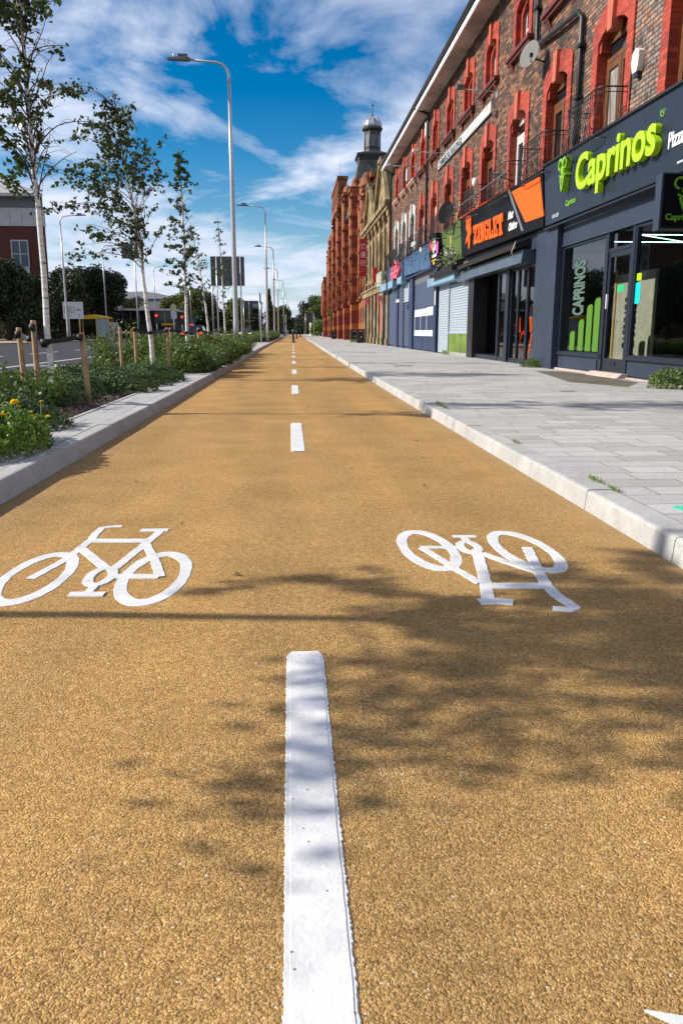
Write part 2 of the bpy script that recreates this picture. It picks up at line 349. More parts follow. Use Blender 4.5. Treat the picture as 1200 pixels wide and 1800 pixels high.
M_white = mat('white_plastic', (.8, .8, .8), .4)
M_shut = mat('pale_grey_shutter', (.33, .39, .43), .4, metal=.0)
M_shutd = mat('navy_shutter', (.05, .07, .115), .5)
M_blue = mat('weathered_blue_paint', (.045, .115, .23), .5, var=.25, vs=3, dirt=(.02, .035, .07), ds=2.2)
M_blued = mat('dark_blue_paint', (.016, .035, .085), .45, var=.2, vs=3)
M_bluel = mat('pale_blue_paint', (.20, .33, .44), .45, var=.15, vs=2)
M_green = mat('artificial_turf_green', (.075, .125, .022), .9, var=.3, vs=30, bump=.6, bs=90)
M_greenp = mat('olive_green_panel', (.13, .20, .025), .6, var=.2, vs=2, dirt=(.07, .1, .02), ds=3)
M_concrete = mat('grey_render', (.3, .29, .27), .9, var=.2, vs=4, bump=.3)
M_pinkst = mat('pink_step_stone', (.48, .36, .31), .85, var=.2, vs=6, bump=.3)
M_yellowst = mat('buff_sandstone', (.31, .235, .115), .85, var=.35, vs=1.5, bump=.6, bs=20, dirt=(.10, .075, .04), ds=1.3, dmin=.42, dmax=.64)
M_terra = masonry('terracotta_brick', [(.10, .024, .014), (.23, .048, .022), (.33, .085, .034)], (.14, .035, .02), .3, .1, .01, bump=.5, mott=.5, bands=(1.6, .70, (.55, .19, .045)))
M_terra2 = mat('terracotta_moulding', (.37, .13, .045), .8, var=.35, vs=1.3, bump=.5, bs=12, dirt=(.12, .045, .02), ds=1.3, dmin=.42, dmax=.62)
M_redbr = masonry('red_brick', [(.33, .07, .035), (.42, .10, .05)], (.3, .12, .08), .225, .075, .008, bump=.4)
M_lead = mat('lead_roof', (.34, .36, .40), .35, metal=.3, var=.2, vs=4)
M_leadd = mat('dark_lead', (.035, .035, .036), .6, var=.3, vs=3)
M_steel = mat('galvanised_steel', (.48, .49, .51), .35, metal=.45)
M_lampgrey = mat('grey_lamp_head', (.10, .10, .12), .45)
M_signback = mat('dark_sign_back', (.07, .085, .09), .55, var=.12, vs=2)
M_stake = mat('round_timber_stake', (.42, .27, .15), .8, var=.25, vs=12, bump=.4, bs=50)
M_rubber = mat('black_rubber_tie', (.01, .01, .01), .6)
M_yel = mat('yellow_paint', (.75, .48, .02), .5)
M_leaf = leafmat('birch_leaves', (.016, .034, .010), (.10, .15, .035), .3, .4, 5)
M_heb = leafmat('low_evergreen_leaves', (.036, .080, .018), (.13, .215, .055), .15, .5, 3)
M_bright = leafmat('bright_herb_leaves', (.05, .125, .012), (.20, .31, .035), .3, .5, 6)
M_mid = leafmat('planting_leaves', (.04, .09, .016), (.17, .24, .05), .25, .5, 3)
M_dark = leafmat('dark_tree_leaves', (.010, .020, .008), (.05, .075, .02), .12, .6, .9)
M_olive = leafmat('olive_tree_leaves', (.05, .07, .012), (.16, .19, .04), .25, .6, .8)
M_trunk = mat('grey_brown_bark', (.10, .075, .055), .9, var=.4, vs=5, bump=.8, bs=20)
M_yflower = leafmat('yellow_petals', (.85, .55, .0), (1, .80, .02), .45, .6, 60)

# ------------------------------------------------------------------ ground, track, kerbs
LE = [(-4, -1.49), (4, -1.465), (8, -1.435), (18, -1.40), (26, -1.45), (40, -1.44), (62, -1.38), (85, -1.28), (108, -1.18), (130, -.8), (300, .6)]
RE = [(-4, 1.43), (3, 1.425), (12, 1.42), (23, 1.47), (34, 1.54), (46, 1.63), (58, 1.75), (68, 1.87), (78, 1.80), (110, 2.2), (188, 3.1), (300, 4.6)]
def ev(tab, y):
    for i in range(len(tab)-1):
        if y <= tab[i+1][0] or i == len(tab)-2:
            (a, b), (c, d) = tab[i], tab[i+1]; return b + (d-b)*(y-a)/(c-a)
def strip(name, fa, fb, z, ys, m):
    mb = MB()
    for i in range(len(ys)-1):
        a, b = ys[i], ys[i+1]; mb.quad((fa(a), a, z), (fb(a), a, z), (fb(b), b, z), (fa(b), b, z))
    return struct(mb.build(name, m))
ys = [-4, 0, 4, 8, 12, 18, 26, 34, 40, 46, 58, 62, 68, 78, 85, 108, 130, 188, 300]
g = MB(); g.quad((-900, -300, -.03), (900, -300, -.03), (900, 2000, -.03), (-900, 2000, -.03)); struct(g.build('ground', M_ground))
strip('cycle_track', lambda y: ev(LE, y)-.03, lambda y: ev(RE, y)+.03, 0.0, ys, M_track)
strip('pavement', lambda y: ev(RE, y)+.143, lambda y: 9.0, .098, ys, M_pave)
strip('kerb_edging', lambda y: ev(LE, y)-.49, lambda y: ev(LE, y)-.166, .098, [y for y in ys if y <= 34], M_strip)
g = MB(); g.quad((-4.0, 34.0, .097), (-1.6, 34.0, .097), (-1.55, 62, .097), (-4.0, 62, .097)); struct(g.build('paved_island', M_pave))
g = MB(); g.quad((-4.0, 62.0, .097), (-1.52, 62.0, .097), (-.9, 130, .097), (-4.0, 130, .097)); struct(g.build('far_verge', M_soil))
g = MB()
nx, ny = 16, 150
for j in range(ny+1):
    y = -4+38*j/ny
    for i in range(nx+1):
        x = -3.9+(3.9-1.935)*i/nx
        e = min(1, min(i, nx-i)/2); g.v.append((x, y, .06+e*(.04+.05*noise.noise((x*1.5, y*1.5, 3))+.025*noise.noise((x*9, y*9, 1)))))
for j in range(ny):
    for i in range(nx): a = j*(nx+1)+i; g.face((a, a+1, a+nx+2, a+nx+1))
g.sm = [True]*len(g.f); struct(g.build('planting_bed_soil', M_soil))
g = MB(); g.quad((-60, -60, -.004), (-4.05, -60, -.004), (-4.05, 420, -.004), (-60, 420, -.004)); struct(g.build('road', M_asph))
g = MB()
for (a, b) in (((-26, 40), (-21.3, 58)), ((-21.3, 58), (-19.2, 70)), ((-19.2, 70), (-18.6, 140)), ((-18.6, 140), (-18, 400))):
    g.quad((-70, a[1], .09), (a[0], a[1], .09), (b[0], b[1], .09), (-70, b[1], .09))
    g.quad((a[0], a[1], .09), (a[0], a[1], -.02), (b[0], b[1], -.02), (b[0], b[1], .09))
struct(g.build('far_pavement', mat('buff_paving', (.38, .30, .2), .85, var=.15, vs=1)))
def kerb(name, tab, side, y0, y1, blk, prof, m):
    mb = MB(); y = y0; rnd = random.Random(3)
    while y < y1:
        e = min(y+blk-.006, y1); n = len(mb.v)
        dz = rnd.uniform(-.002, .002)
        for yy in (y, e):
            x = ev(tab, yy)
            for (dx, z) in prof: mb.v.append((x+side*dx, yy, z+(dz if z > .02 else 0)))
        k = len(prof)
        for i in range(k-1): mb.face((n+i, n+i+1, n+k+i+1, n+k+i) if side > 0 else (n+i, n+k+i, n+k+i+1, n+i+1))
        mb.face(tuple(range(n, n+k))); mb.face(tuple(range(n+2*k-1, n+k-1, -1)))
        y += blk
    return struct(mb.build(name, m))
KP = [(0, -.05), (.003, 0), (.010, .086), (.015, .096), (.026, .1), (.14, .1), (.14, -.05)]
KPL = [(0, -.05), (.004, 0), (.042, .085), (.050, .096), (.062, .1), (.155, .1), (.155, -.05)]
kerb('kerb_right', RE, 1, -2.67, 200, .915, KP, M_kerb)
kerb('kerb_left', LE, -1, -2.4, 128, .915, KPL, M_kerb)
mb = MB()
for y in range(-4, 128): mb.box(-4.05, -3.9, y+.003, y+.997, -.05, .1)
struct(mb.build('kerb_roadside', M_kerb))
strip('bed_edging', lambda y: ev(LE, y)-.53, lambda y: ev(LE, y)-.488, .1035, [y for y in ys if y <= 34], M_kerb)

# ------------------------------------------------------------------ markings
def ragged(mb, x0, x1, y0, y1, z=.004, step=.012, amp=.0022, lip=True):
    rnd = random.Random(int(y0*100)); k = max(8, int((y1-y0)/step)); n = len(mb.v)
    for i in range(k+1):
        y = y0+(y1-y0)*i/k; c = min(i, k-i); r = .012*(1-min(1, c*step/.03))
        a = x0+r+rnd.uniform(-amp, amp)-(rnd.random() < .25)*amp; b = x1-r+rnd.uniform(-amp, amp)+(rnd.random() < .3)*amp*1.6
        mb.v += [(a-.002, y, 0.0005), (a, y, z), (b, y, z), (b+.002, y, 0.0005)]
    for i in range(k):
        a = n+4*i
        for j in range(3): mb.face((a+j, a+j+1, a+j+5, a+j+4))
for i in range(1, 14):
    y0 = .22+5.55*(i-1); xc = .024+.0035*(y0+1)
    mb = MB()
    if i == 1:
        ragged(mb, xc-.047, xc+.047, -.3, 2.035, z=.0028, step=.0045, amp=.0013)
        ragged(mb, xc-.039, xc+.0415, -.3, 2.028, z=.0042, step=.03, amp=.0006)
    else: ragged(mb, xc-.048, xc+.048, y0, y0+1.87)
    lab = ['long white centre dash nearest the camera at the bottom of the photo', 'white centre dash just beyond the two bicycle symbols', 'third white centre dash from the camera', 'fourth white centre dash from the camera', 'fifth white centre dash from the camera'][i-1] if i < 6 else 'small distant white centre dash short of the black bollard'
    tag(mb.build('centre_dash', M_paint), lab, 'road marking', 'white dashes along the middle of the cycle track')
class Stroke:
    def __init__(s): s.mb = MB(); s.z = .002; s.r = random.Random(5)
    def line(s, pts, w, closed=False):
        P = [Vector(p) for p in pts]; Q = []
        k = len(P)
        for i in range(k if closed else k-1):       # resample
            a, b = P[i], P[(i+1) % k]; n = max(1, int((b-a).length/.02))
            for j in range(n): Q.append(a.lerp(b, j/n))
        if not closed: Q.append(P[-1])
        k = len(Q); n0 = len(s.mb.v)
        for i, p in enumerate(Q):
            t = (Q[(i+1) % k]-Q[i-1]) if closed else (Q[min(i+1, k-1)]-Q[max(i-1, 0)])
            if t.length < 1e-6: t = Vector((1, 0))
            t.normalize(); nn = Vector((-t.y, t.x))
            ww = w/2 if not callable(w) else w(p, t)/2
            ja, jb = s.r.uniform(-.0018, .0018), s.r.uniform(-.0018, .0018)
            a = p+nn*(ww+ja); b = p-nn*(ww+jb)
            a2 = p+nn*(ww+ja+.002); b2 = p-nn*(ww+jb+.002)
            s.mb.v += [(a2.x, a2.y, .0005), (a.x, a.y, s.z), (b.x, b.y, s.z), (b2.x, b2.y, .0005)]
        for i in range(k if closed else k-1):
            a = n0+4*i; b = n0+4*((i+1) % k)
            for j in range(3): s.mb.face((a+j, b+j, b+j+1, a+j+1))
        s.z += .00025
    def oval(s, cx, cy, rx, ry, w, tilt=0, a0=0, a1=360):
        k = 44; pts = []
        for i in range(k):
            a = R(a0)+R(a1-a0)*i/k; x = rx*math.cos(a); y = ry*math.sin(a); pts.append((cx+x+tilt*y, cy+y))
        if a1-a0 >= 360: s.line(pts, w, True)
        else: s.line(pts, w)
wv = lambda p, t: .036+.028*abs(t.x)        # strokes running across the track are painted taller
def bike_left():
    s = Stroke()
    s.oval(-.914, 2.785, .102, .285, wv, .02); s.oval(-.492, 2.76, .104, .288, wv, .01)
    s.line([(-.762, 3.527), (-.80, 3.525), (-.845, 3.50), (-.848, 3.40), (-.842, 3.30), (-.856, 3.12), (-.872, 2.98), (-.90, 2.86), (-.926, 2.75)], .034)
    s.line([(-.835, 3.275), (-.612, 3.262)], .055)
    s.line([(-.665, 3.445), (-.545, 3.442)], .045); s.line([(-.575, 3.43), (-.605, 3.20), (-.632, 3.02), (-.658, 2.85)], .036)
    s.line([(-.852, 3.16), (-.79, 3.05), (-.735, 2.95), (-.675, 2.85)], .038)
    s.line([(-.60, 3.20), (-.53, 2.98), (-.470, 2.745)], .034); s.line([(-.475, 2.748), (-.64, 2.765)], .045)
    s.oval(-.683, 2.765, .038, .10, .034); s.line([(-.742, 2.568), (-.625, 2.562)], .04); s.line([(-.683, 2.57), (-.680, 2.68)], .03)
    return s.mb
def bike_right():
    s = Stroke()
    s.oval(.541, 3.062, .093, .275, wv, -.04); s.oval(.924, 3.02, .097, .282, wv, -.06)
    s.line([(.677, 3.252), (.778, 3.247)], .035); s.line([(.726, 3.245), (.724, 3.15)], .028)
    s.oval(.712, 3.075, .034, .085, .032)
    s.line([(.513, 3.083), (.66, 3.075)], .035); s.line([(.520, 3.075), (.560, 2.92), (.60, 2.76), (.645, 2.60)], .030)
    s.line([(.730, 3.03), (.700, 2.82), (.665, 2.60), (.630, 2.43)], .040); s.line([(.594, 2.410), (.66, 2.412), (.704, 2.396)], .05)
    s.line([(.738, 2.98), (.80, 2.86), (.86, 2.75), (.90, 2.70)], .034)
    s.line([(.655, 2.572), (.862, 2.560)], .055)
    s.line([(.942, 3.05), (.918, 2.90), (.893, 2.75), (.868, 2.58), (.866, 2.46), (.880, 2.37), (.884, 2.335), (.86, 2.318), (.812, 2.335)], .038)
    return s.mb
tag(bike_left().build('bicycle_marking', M_paint), 'white bicycle symbol painted upright on the left lane of the cycle track', 'road marking', 'bicycle symbols on the cycle track')
tag(bike_right().build('bicycle_marking', M_paint), 'white upside-down bicycle symbol on the right lane, partly in tree shade', 'road marking', 'bicycle symbols on the cycle track')
mb = MB(); mb.prism([(.440, .828), (.52, .806), (.52, .79), (.47, .803)], .001, .005, lambda a, b, d: (a, b, d))
tag(mb.build('arrow_marking', M_paint), 'pale painted arrow tip at the bottom right corner of the track', 'road marking')
mb = MB()
for k in range(6): mb.prism([(-1.0+.17*k, 61), (-.86+.17*k, 61), (-.93+.17*k, 59.2)], .001, .005, lambda a, b, d: (a, b, d))
tag(mb.build('hump_marking', M_paint), 'small white triangles across the track left of the bollard', 'road marking')
mb = MB()
mb.box(-7.05, -6.93, 12, 56, -.003, .002)
tag(mb.build('lane_line', M_paint), 'solid white lane line on the near side of the road', 'road marking')
mb = MB(); mb.box(-7.05, -4.3, 21.2, 21.5, .0022, .004); tag(mb.build('stop_line', M_paint), 'white stop line across the near lane beyond the tree stakes', 'road marking')
for k, yy in enumerate((26, 33, 40, 47, 54)):
    mb = MB(); mb.box(-10.4, -10.28, yy, yy+4, -.003, .002); tag(mb.build('lane_dash', M_paint), 'white lane dash in the middle of the far lanes', 'road marking', 'lane dashes on the road')
mb = MB(); mb.prism([(-5.55, 15.6), (-5.40, 15.6), (-5.40, 18.4), (-5.1, 18.2), (-5.3, 19.4), (-5.75, 19.2), (-5.55, 18.6)], -.003, .003, lambda a, b, d: (a, b, d))
tag(mb.build('lane_arrow', M_paint), 'white bent lane arrow on the asphalt behind the birch trunk', 'road marking')
mb = MB(); mb.prism([(1.66, 3.31), (1.69, 3.35), (1.85, 3.33), (1.80, 3.20), (1.68, 3.25)], .0983, .1, lambda a, b, d: (a, b, d))
tag(mb.build('paint_mark', mat('turquoise_spray', (.08, .55, .38), .7)), 'turquoise survey spray mark on the grey paving by the kerb', 'paint mark')

# ------------------------------------------------------------------ text helper
def text_mesh(name, body, size, m, parent=None, loc=(0, 0, 0), ext=.004, bold=0.0, sx=1.0, sz=1.0, face='-X', shear=0.0, align='LEFT', spacing=1.0):
    cu = bpy.data.curves.new('t', 'FONT'); cu.body = body; cu.size = size; cu.extrude = ext; cu.offset = bold; cu.shear = shear; cu.align_x = align; cu.space_character = spacing; cu.resolution_u = 4
    to = bpy.data.objects.new('t', cu); C.objects.link(to)
    me = bpy.data.meshes.new_from_object(to.evaluated_get(bpy.context.evaluated_depsgraph_get()))
    bpy.data.objects.remove(to); bpy.data.curves.remove(cu)
    for v in me.vertices:
        x, y, z = v.co.x*sx, v.co.y*sz, v.co.z
        if face == '-X': v.co = (-z, -x, y)
        else: v.co = (x, -z, y)      # faces -Y
    me.materials.clear(); me.materials.append(m); me.name = name
    o = bpy.data.objects.new(name, me); C.objects.link(o); o.location = loc
    if parent: o.parent = parent
    return o

def parts(name, m, par, boxes):
    for q in boxes: b_ = MB(); b_.box(*q); b_.build(name, m, par)
# ------------------------------------------------------------------ brick terrace
XF = 5.63
COLS = [14.85, 17.8, 20.7, 23.75, 26.6, 29.5, 32.35, 35.25, 37.95, 40.65, 43.4]
NEAR = [11.95, 9.05, 6.15]
terr = tag(empty('brick_terrace', (0, 0, 0)), 'long three storey brown brick terrace with red painted window surrounds above the shops', 'building')
holes = []
for c in COLS+NEAR: holes += [(c-.70, c+.70, 4.0, 6.12), (c-.58, c+.58, 7.45, 8.68)]
yb = sorted({4.0, 45.75} | {v for h in holes for v in h[:2]}); zb = sorted({2.6, 9.42} | {v for h in holes for v in h[2:]})
w = MB()
for i in range(len(yb)-1):
    for j in range(len(zb)-1):
        cy, cz = (yb[i]+yb[i+1])/2, (zb[j]+zb[j+1])/2
        if any(a < cy < b and c < cz < d for a, b, c, d in holes): continue
        w.quad((XF, yb[i+1], zb[j]), (XF, yb[i], zb[j]), (XF, yb[i], zb[j+1]), (XF, yb[i+1], zb[j+1]))
w.quad((XF, 45.75, 0), (XF, 45.75, 9.42), (14, 45.75, 9.42), (14, 45.75, 0)); w.quad((XF, 4, 2.6), (14, 4, 2.6), (14, 4, 9.42), (XF, 4, 9.42)); w.quad((14, 4, 0), (14, 45.75, 0), (14, 45.75, 9.42), (14, 4, 9.42))
w.build('wall', M_brick, terr)
rf = MB(); rf.hexa([(5.02, 3.9, 9.56), (5.02, 45.9, 9.56), (9.8, 45.9, 12.4), (9.8, 3.9, 12.4), (5.02, 3.9, 9.62), (5.02, 45.9, 9.62), (9.8, 45.9, 12.46), (9.8, 3.9, 12.46)]); rf.build('roof', M_slate, terr)
e = MB(); e.box(5.10, XF-.002, 3.95, 45.8, 9.36, 9.40); e.build('soffit', M_soffit, terr)
e = MB(); e.box(5.06, 5.098, 3.95, 45.8, 9.32, 9.50); e.build('fascia', M_fascia, terr)
e = MB(); e.tube([(5.0, 3.9, 9.58), (5.0, 45.9, 9.58)], .055, 8); gt = e.build('gutter', M_iron, terr)
def ring(mb, cy, outer, inner, xf, xb, outer_edge=True):
    k = len(outer); n = len(mb.v)
    for (a, b) in outer: mb.v.append((xf, cy+a, b))
    for (a, b) in inner: mb.v.append((xf, cy+a, b))
    for (a, b) in outer: mb.v.append((xb, cy+a, b))
    for (a, b) in inner: mb.v.append((xb, cy+a, b))
    for i in range(k-1):
        mb.face((n+i, n+k+i, n+k+i+1, n+i+1)); mb.face((n+k+i, n+3*k+i, n+3*k+i+1, n+k+i+1))
        if outer_edge: mb.face((n+i, n+i+1, n+2*k+i+1, n+2*k+i))
def head(hw, zb, zs, zt, ktop=.30):  # surround outline, left foot .. right foot
    return [(-hw, zb), (-hw, zs), (-(hw*.5+ktop*.5), (zs+zt)/2), (-ktop, zt), (0, zt), (ktop, zt), (hw*.5+ktop*.5, (zs+zt)/2), (hw, zs), (hw, zb)]
def arch(hw, zb, zs, zt):
    return [(-hw, zb), (-hw, zs), (-hw*.72, zs+(zt-zs)*.55), (-hw*.36, zs+(zt-zs)*.9), (0, zt), (hw*.36, zs+(zt-zs)*.9), (hw*.72, zs+(zt-zs)*.55), (hw, zs), (hw, zb)]
def make_window_first(cy, white=False, light=False):
    mb = MB(); ring(mb, cy, head(.92, 3.98, 6.24, 6.46, .34), arch(.655, 3.98, 5.88, 6.08), XF-.032, XF+.24)
    o = mb.build('window', M_whitepaint if white else M_redpaint, terr)
    k = MB(); k.hexa([(XF-.10, cy-.10, 5.92), (XF-.10, cy+.10, 5.92), (XF+.1, cy+.10, 5.92), (XF+.1, cy-.10, 5.92), (XF-.10, cy-.14, 6.50), (XF-.10, cy+.14, 6.50), (XF+.1, cy+.14, 6.50), (XF+.1, cy-.14, 6.50)])
    k.build('keystone', M_whitepaint if white else M_redstone, o)
    # shouldered corbels under the arch
    for s in (-1, 1): k = MB(); k.box(XF+.0, XF+.2, cy+s*.653, cy+s*.56, 5.74, 5.95); k.build('corbel', M_whitepaint if white else M_redpaint, o)
    f = MB(); x0, x1 = XF+.15, XF+.21
    for a, b in ((-.653, -.58), (.58, .653)): f.box(x0, x1, cy+a, cy+b, 3.99, 6.0)
    f.box(x0-.01, x1-.002, cy-.045, cy+.045, 3.99, 5.55); f.box(x0-.004, x1-.004, cy-.58, cy+.58, 5.55, 5.63)
    for s in (-1, 1):
        f.box(x0+.002, x1-.006, cy+s*.045, cy+s*.11, 4.0, 5.55); f.box(x0+.002, x1-.006, cy+s*.515, cy+s*.58, 4.0, 5.55); f.box(x0+.003, x1-.008, cy+s*.11, cy+s*.515, 5.43, 5.55); f.box(x0+.003, x1-.008, cy+s*.11, cy+s*.515, 4.0, 4.35)
    f.box(x0+.001, x1-.003, cy-.58, cy+.58, 5.86, 6.02)
    f.build('frame', M_whiteframe if light else M_wood, o)
    g = MB(); g.box(XF+.19, XF+.2, cy-.66, cy+.66, 3.99, 6.09); g.build('glass', M_darkglass, o)
    q = math.sin(cy*7.3)
    if q > .1: g = MB(); g.box(XF+.183, XF+.189, cy-.56, cy+(.56 if q > .6 else -.1), 4.4 if q > .6 else 4.2, 5.5); g.build('curtain', M_curtain, o)
def make_window_second(cy, white=False):
    mb = MB(); ring(mb, cy, head(.80, 7.42, 8.80, 9.0, .30), arch(.55, 7.42, 8.46, 8.62), XF-.03, XF+.13)
    ring(mb, cy, arch(.56, 7.42, 8.46, 8.64), arch(.40, 7.42, 8.32, 8.50), XF+.09, XF+.26, False)
    o = mb.build('window', M_redpaint, terr)
    k = MB(); k.hexa([(XF-.09, cy-.08, 8.52), (XF-.09, cy+.08, 8.52), (XF+.08, cy+.08, 8.52), (XF+.08, cy-.08, 8.52), (XF-.09, cy-.12, 9.04), (XF-.09, cy+.12, 9.04), (XF+.08, cy+.12, 9.04), (XF+.08, cy-.12, 9.04)])
    k.build('keystone', M_redstone, o)
    s = MB(); s.box(XF-.16, XF+.2, cy-.98, cy+.98, 7.40, 7.48); s.box(XF-.11, XF+.1, cy-.93, cy+.93, 7.33, 7.398)
    for q in (-.72, .72): s.prism([(XF-.002, 7.12), (XF-.10, 7.33), (XF-.002, 7.33)], cy+q-.09, cy+q+.09, front_to)
    s.build('sill', mat('faded_pink_sill', (.45, .27, .22), .7, var=.2) if white else M_darkred, o)
    f = MB(); f.box(XF+.18, XF+.24, cy-.398, cy-.33, 7.46, 8.48); f.box(XF+.18, XF+.24, cy+.33, cy+.398, 7.46, 8.48); f.box(XF+.182, XF+.238, cy-.33, cy+.33, 7.93, 7.99); f.box(XF+.182, XF+.238, cy-.33, cy+.33, 7.48, 7.56); f.box(XF+.184, XF+.236, cy-.03, cy+.03, 7.56, 8.48)
    f.build('frame', M_whiteframe, o)
    g = MB(); g.box(XF+.21, XF+.22, cy-.41, cy+.41, 7.45, 8.52); g.build('glass', M_darkglass, o)
    if math.sin(cy*5.1) > 0: g = MB(); g.box(XF+.203, XF+.209, cy-.39, cy+.39, 7.95+.2*math.sin(cy), 8.5); g.build('curtain', M_curtain, o)
def make_balcony(cy):
    mb = MB(); xo = XF-.50; hw = .84
    P = [(XF, cy+hw), (xo+.16, cy+hw), (xo+.05, cy+hw-.05), (xo, cy+hw-.16), (xo, cy-hw+.16), (xo+.05, cy-hw+.05), (xo+.16, cy-hw), (XF, cy-hw)]
    for z, r in ((4.80, .014), (4.02, .012), (4.72, .008)): mb.tube([(x, y, z) for x, y in P], r, 5)
    d = [0]
    for a, b in zip(P, P[1:]): d.append(d[-1]+math.dist(a, b))
    n = int(d[-1]/.105)
    for i in range(n+1):
        t = d[-1]*i/n
        for j in range(len(P)-1):
            if t <= d[j+1]+1e-6:
                u = (t-d[j])/(d[j+1]-d[j]); x = P[j][0]+(P[j+1][0]-P[j][0])*u; y = P[j][1]+(P[j+1][1]-P[j][1])*u; break
        bx = -.07 if x < xo+.06 else 0; by = (.07 if y > cy else -.07) if x > xo+.02 and x < XF-.05 else 0
        mb.tube([(x, y, 4.80), (x, y, 4.62), (x+bx*.6, y+by*.6, 4.40), (x+bx, y+by, 4.22), (x+bx*.5, y+by*.5, 4.08), (x, y, 4.02)], .0075, 4, False)
    mb.build('balcony', M_iron, terr)
for i, c in enumerate(COLS):
    make_window_first(c, white=i in (8, 9, 10), light=i in (2, 6, 7)); make_window_second(c, white=i in (8, 9, 10)); make_balcony(c)
for c in NEAR: make_window_first(c); make_window_second(c)
d = MB(); d.tube([(5.0, 45.5, 9.45), (XF-.07, 45.5, 9.2), (XF-.07, 45.5, 4.3)], .045, 8); d.build('drainpipe', M_iron, terr)
d = MB(); d.tube([(5.0, 33.85, 9.45), (XF-.05, 33.85, 9.25), (XF-.07, 33.85, 9.0), (XF-.07, 33.85, 4.3)], .05, 8); d.build('drainpipe', M_iron, terr)
d = MB(); d.tube([(5.0, 19.3, 9.45), (XF-.07, 19.3, 9.2), (XF-.07, 19.3, 7.35), (XF-.09, 19.15, 7.05), (XF-.10, 18.0, 6.92), (XF-.10, 16.5, 6.78), (XF-.07, 16.32, 6.62), (XF-.07, 16.3, 4.1)], .052, 8)
for z in (8.6, 7.8): d.box(XF-.14, XF, 19.2, 19.4, z, z+.05)
for z in (6.1, 5.2): d.box(XF-.14, XF, 16.2, 16.4, z, z+.05)
d.build('drainpipe', M_iron, terr)
# dark rooms behind the shopfronts and upper windows
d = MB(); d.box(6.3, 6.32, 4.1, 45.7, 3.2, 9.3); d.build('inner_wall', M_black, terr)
# tiled name band
tb = tag(empty('tile_name_band', (XF, 27.6, 6.9)), 'long white tiled name band with dark lettering between the two brick window rows', 'sign')
b = MB(); b.box(-.03, 0, -4.05, 3.95, -.15, .16)
for i in range(-26, 26): b.box(-.032, -.03, i*.155, i*.155+.148, -.148, .158)
b.build('tile_panel', mat('white_glazed_tile', (.66, .66, .62), .35, var=.1, dirt=(.4, .38, .34), ds=3), tb)
b = MB(); b.box(-.05, 0, -4.1, 4.0, -.185, -.152); b.build('tile_ledge', M_black, tb)
text_mesh('lettering', 'COMMERCIAL BUILDINGS.', .37, mat('dark_tile_letters', (.03, .03, .035), .4), tb, (-.034, 3.85, -.115), .003, .008, .95, .86)
# alarm box, dishes, lights
a = tag(empty('alarm_box', (XF, 13.6, 5.06)), 'white alarm box on the pale brick beside the right-hand window', 'alarm box')
b = MB(); b.prism([(-.10, -.10), (-.05, -.17), (.10, -.17), (.17, -.02), (.14, .13), (.02, .19), (-.12, .12)], 0, -.10, wall_to(0)); b.build('cover', mat('cream_plastic', (.72, .69, .58), .5), a)
b = MB(); b.box(-.085, -.01, -.06, .09, -.235, -.165); b.build('strobe_base', mat('dark_blue_plastic', (.01, .015, .05), .3), a)
def dish(x, y, z, r, m, lab, tilt=0):
    t = tag(empty('satellite_dish', (x, y, z)), lab, 'satellite dish', 'satellite dishes on the brick terrace')
    mb = MB(); prof = [(r*q/6, .22*r*(q/6)**2) for q in range(7)]
    mb.lathe([(max(.001, a), b) for a, b in prof], 0, 0, 20); ob = mb.build('reflector', m, t)
    ob.rotation_euler = (R(78), 0, R(-62+tilt))
    b = MB(); b.tube([(XF-x, .1, -.1), (.05, .03, -.05)], .018, 6); b.tube([(0, 0, -r*.8), (-.10, -.35, -.12)], .010, 5); b.box(-.13, -.07, -.40, -.33, -.15, -.08); b.build('bracket', M_iron, t)
dish(XF-.33, 18.75, 6.72, .28, mat('grey_dish', (.045, .04, .038), .5, var=.2), 'grey satellite dish below the upper window sill at the bend of the drainpipe')
dish(XF-.45, 27.3, 4.66, .36, mat('black_mesh', (.012, .011, .012), .95, spec=.05), 'dark mesh satellite dish above the green sign')
def floodlight(y, z, ln, lab, flip=0):
    t = tag(empty('floodlight', (XF, y, z)), lab, 'floodlight', 'lights on arms from the brick wall')
    b = MB(); b.tube([(0, 0, 0), (-ln, .02, .04)], .016, 6); b.box(-.02, -.001, -.08, .08, -.16, .16); b.build('arm', M_steel, t)
    b = MB(); b.box(-ln-.16, -ln+.04, -.12, .12, .045, .12); b.build('lamp', M_lampgrey if not flip else M_white, t)
floodlight(23.0, 7.15, .95, 'bracket light on an arm beside the right end of the tiled name band'); floodlight(30.1, 7.05, 1.05, 'white lamp on a long arm left of the tiled name band', 1)
floodlight(37.0, 7.9, 1.2, 'thin bracket light on an arm far along the brick wall', 1)
t = tag(empty('dome_camera', (5.12, 23.05, 4.86)), 'small white dome camera on the balcony rail above the black sign', 'camera')
b = MB(); b.lathe([(.03, .12), (.075, .10), (.085, .0), (.07, -.08), (.02, -.11)], 0, 0, 12); b.build('housing', M_white, t)
for (y, z, lab) in ((33.95, 8.75, 'white junction box under the eaves beside the drainpipe'), (39.2, 8.0, 'white box by the far upper windows')):
    b = MB(); b.box(-.15, 0, -.13, .13, -.28, .22); b.box(-.16, -.15, -.10, .10, -.24, .0); tag(b.build('junction_box', M_white, None, (XF, y, z)), lab, 'box')

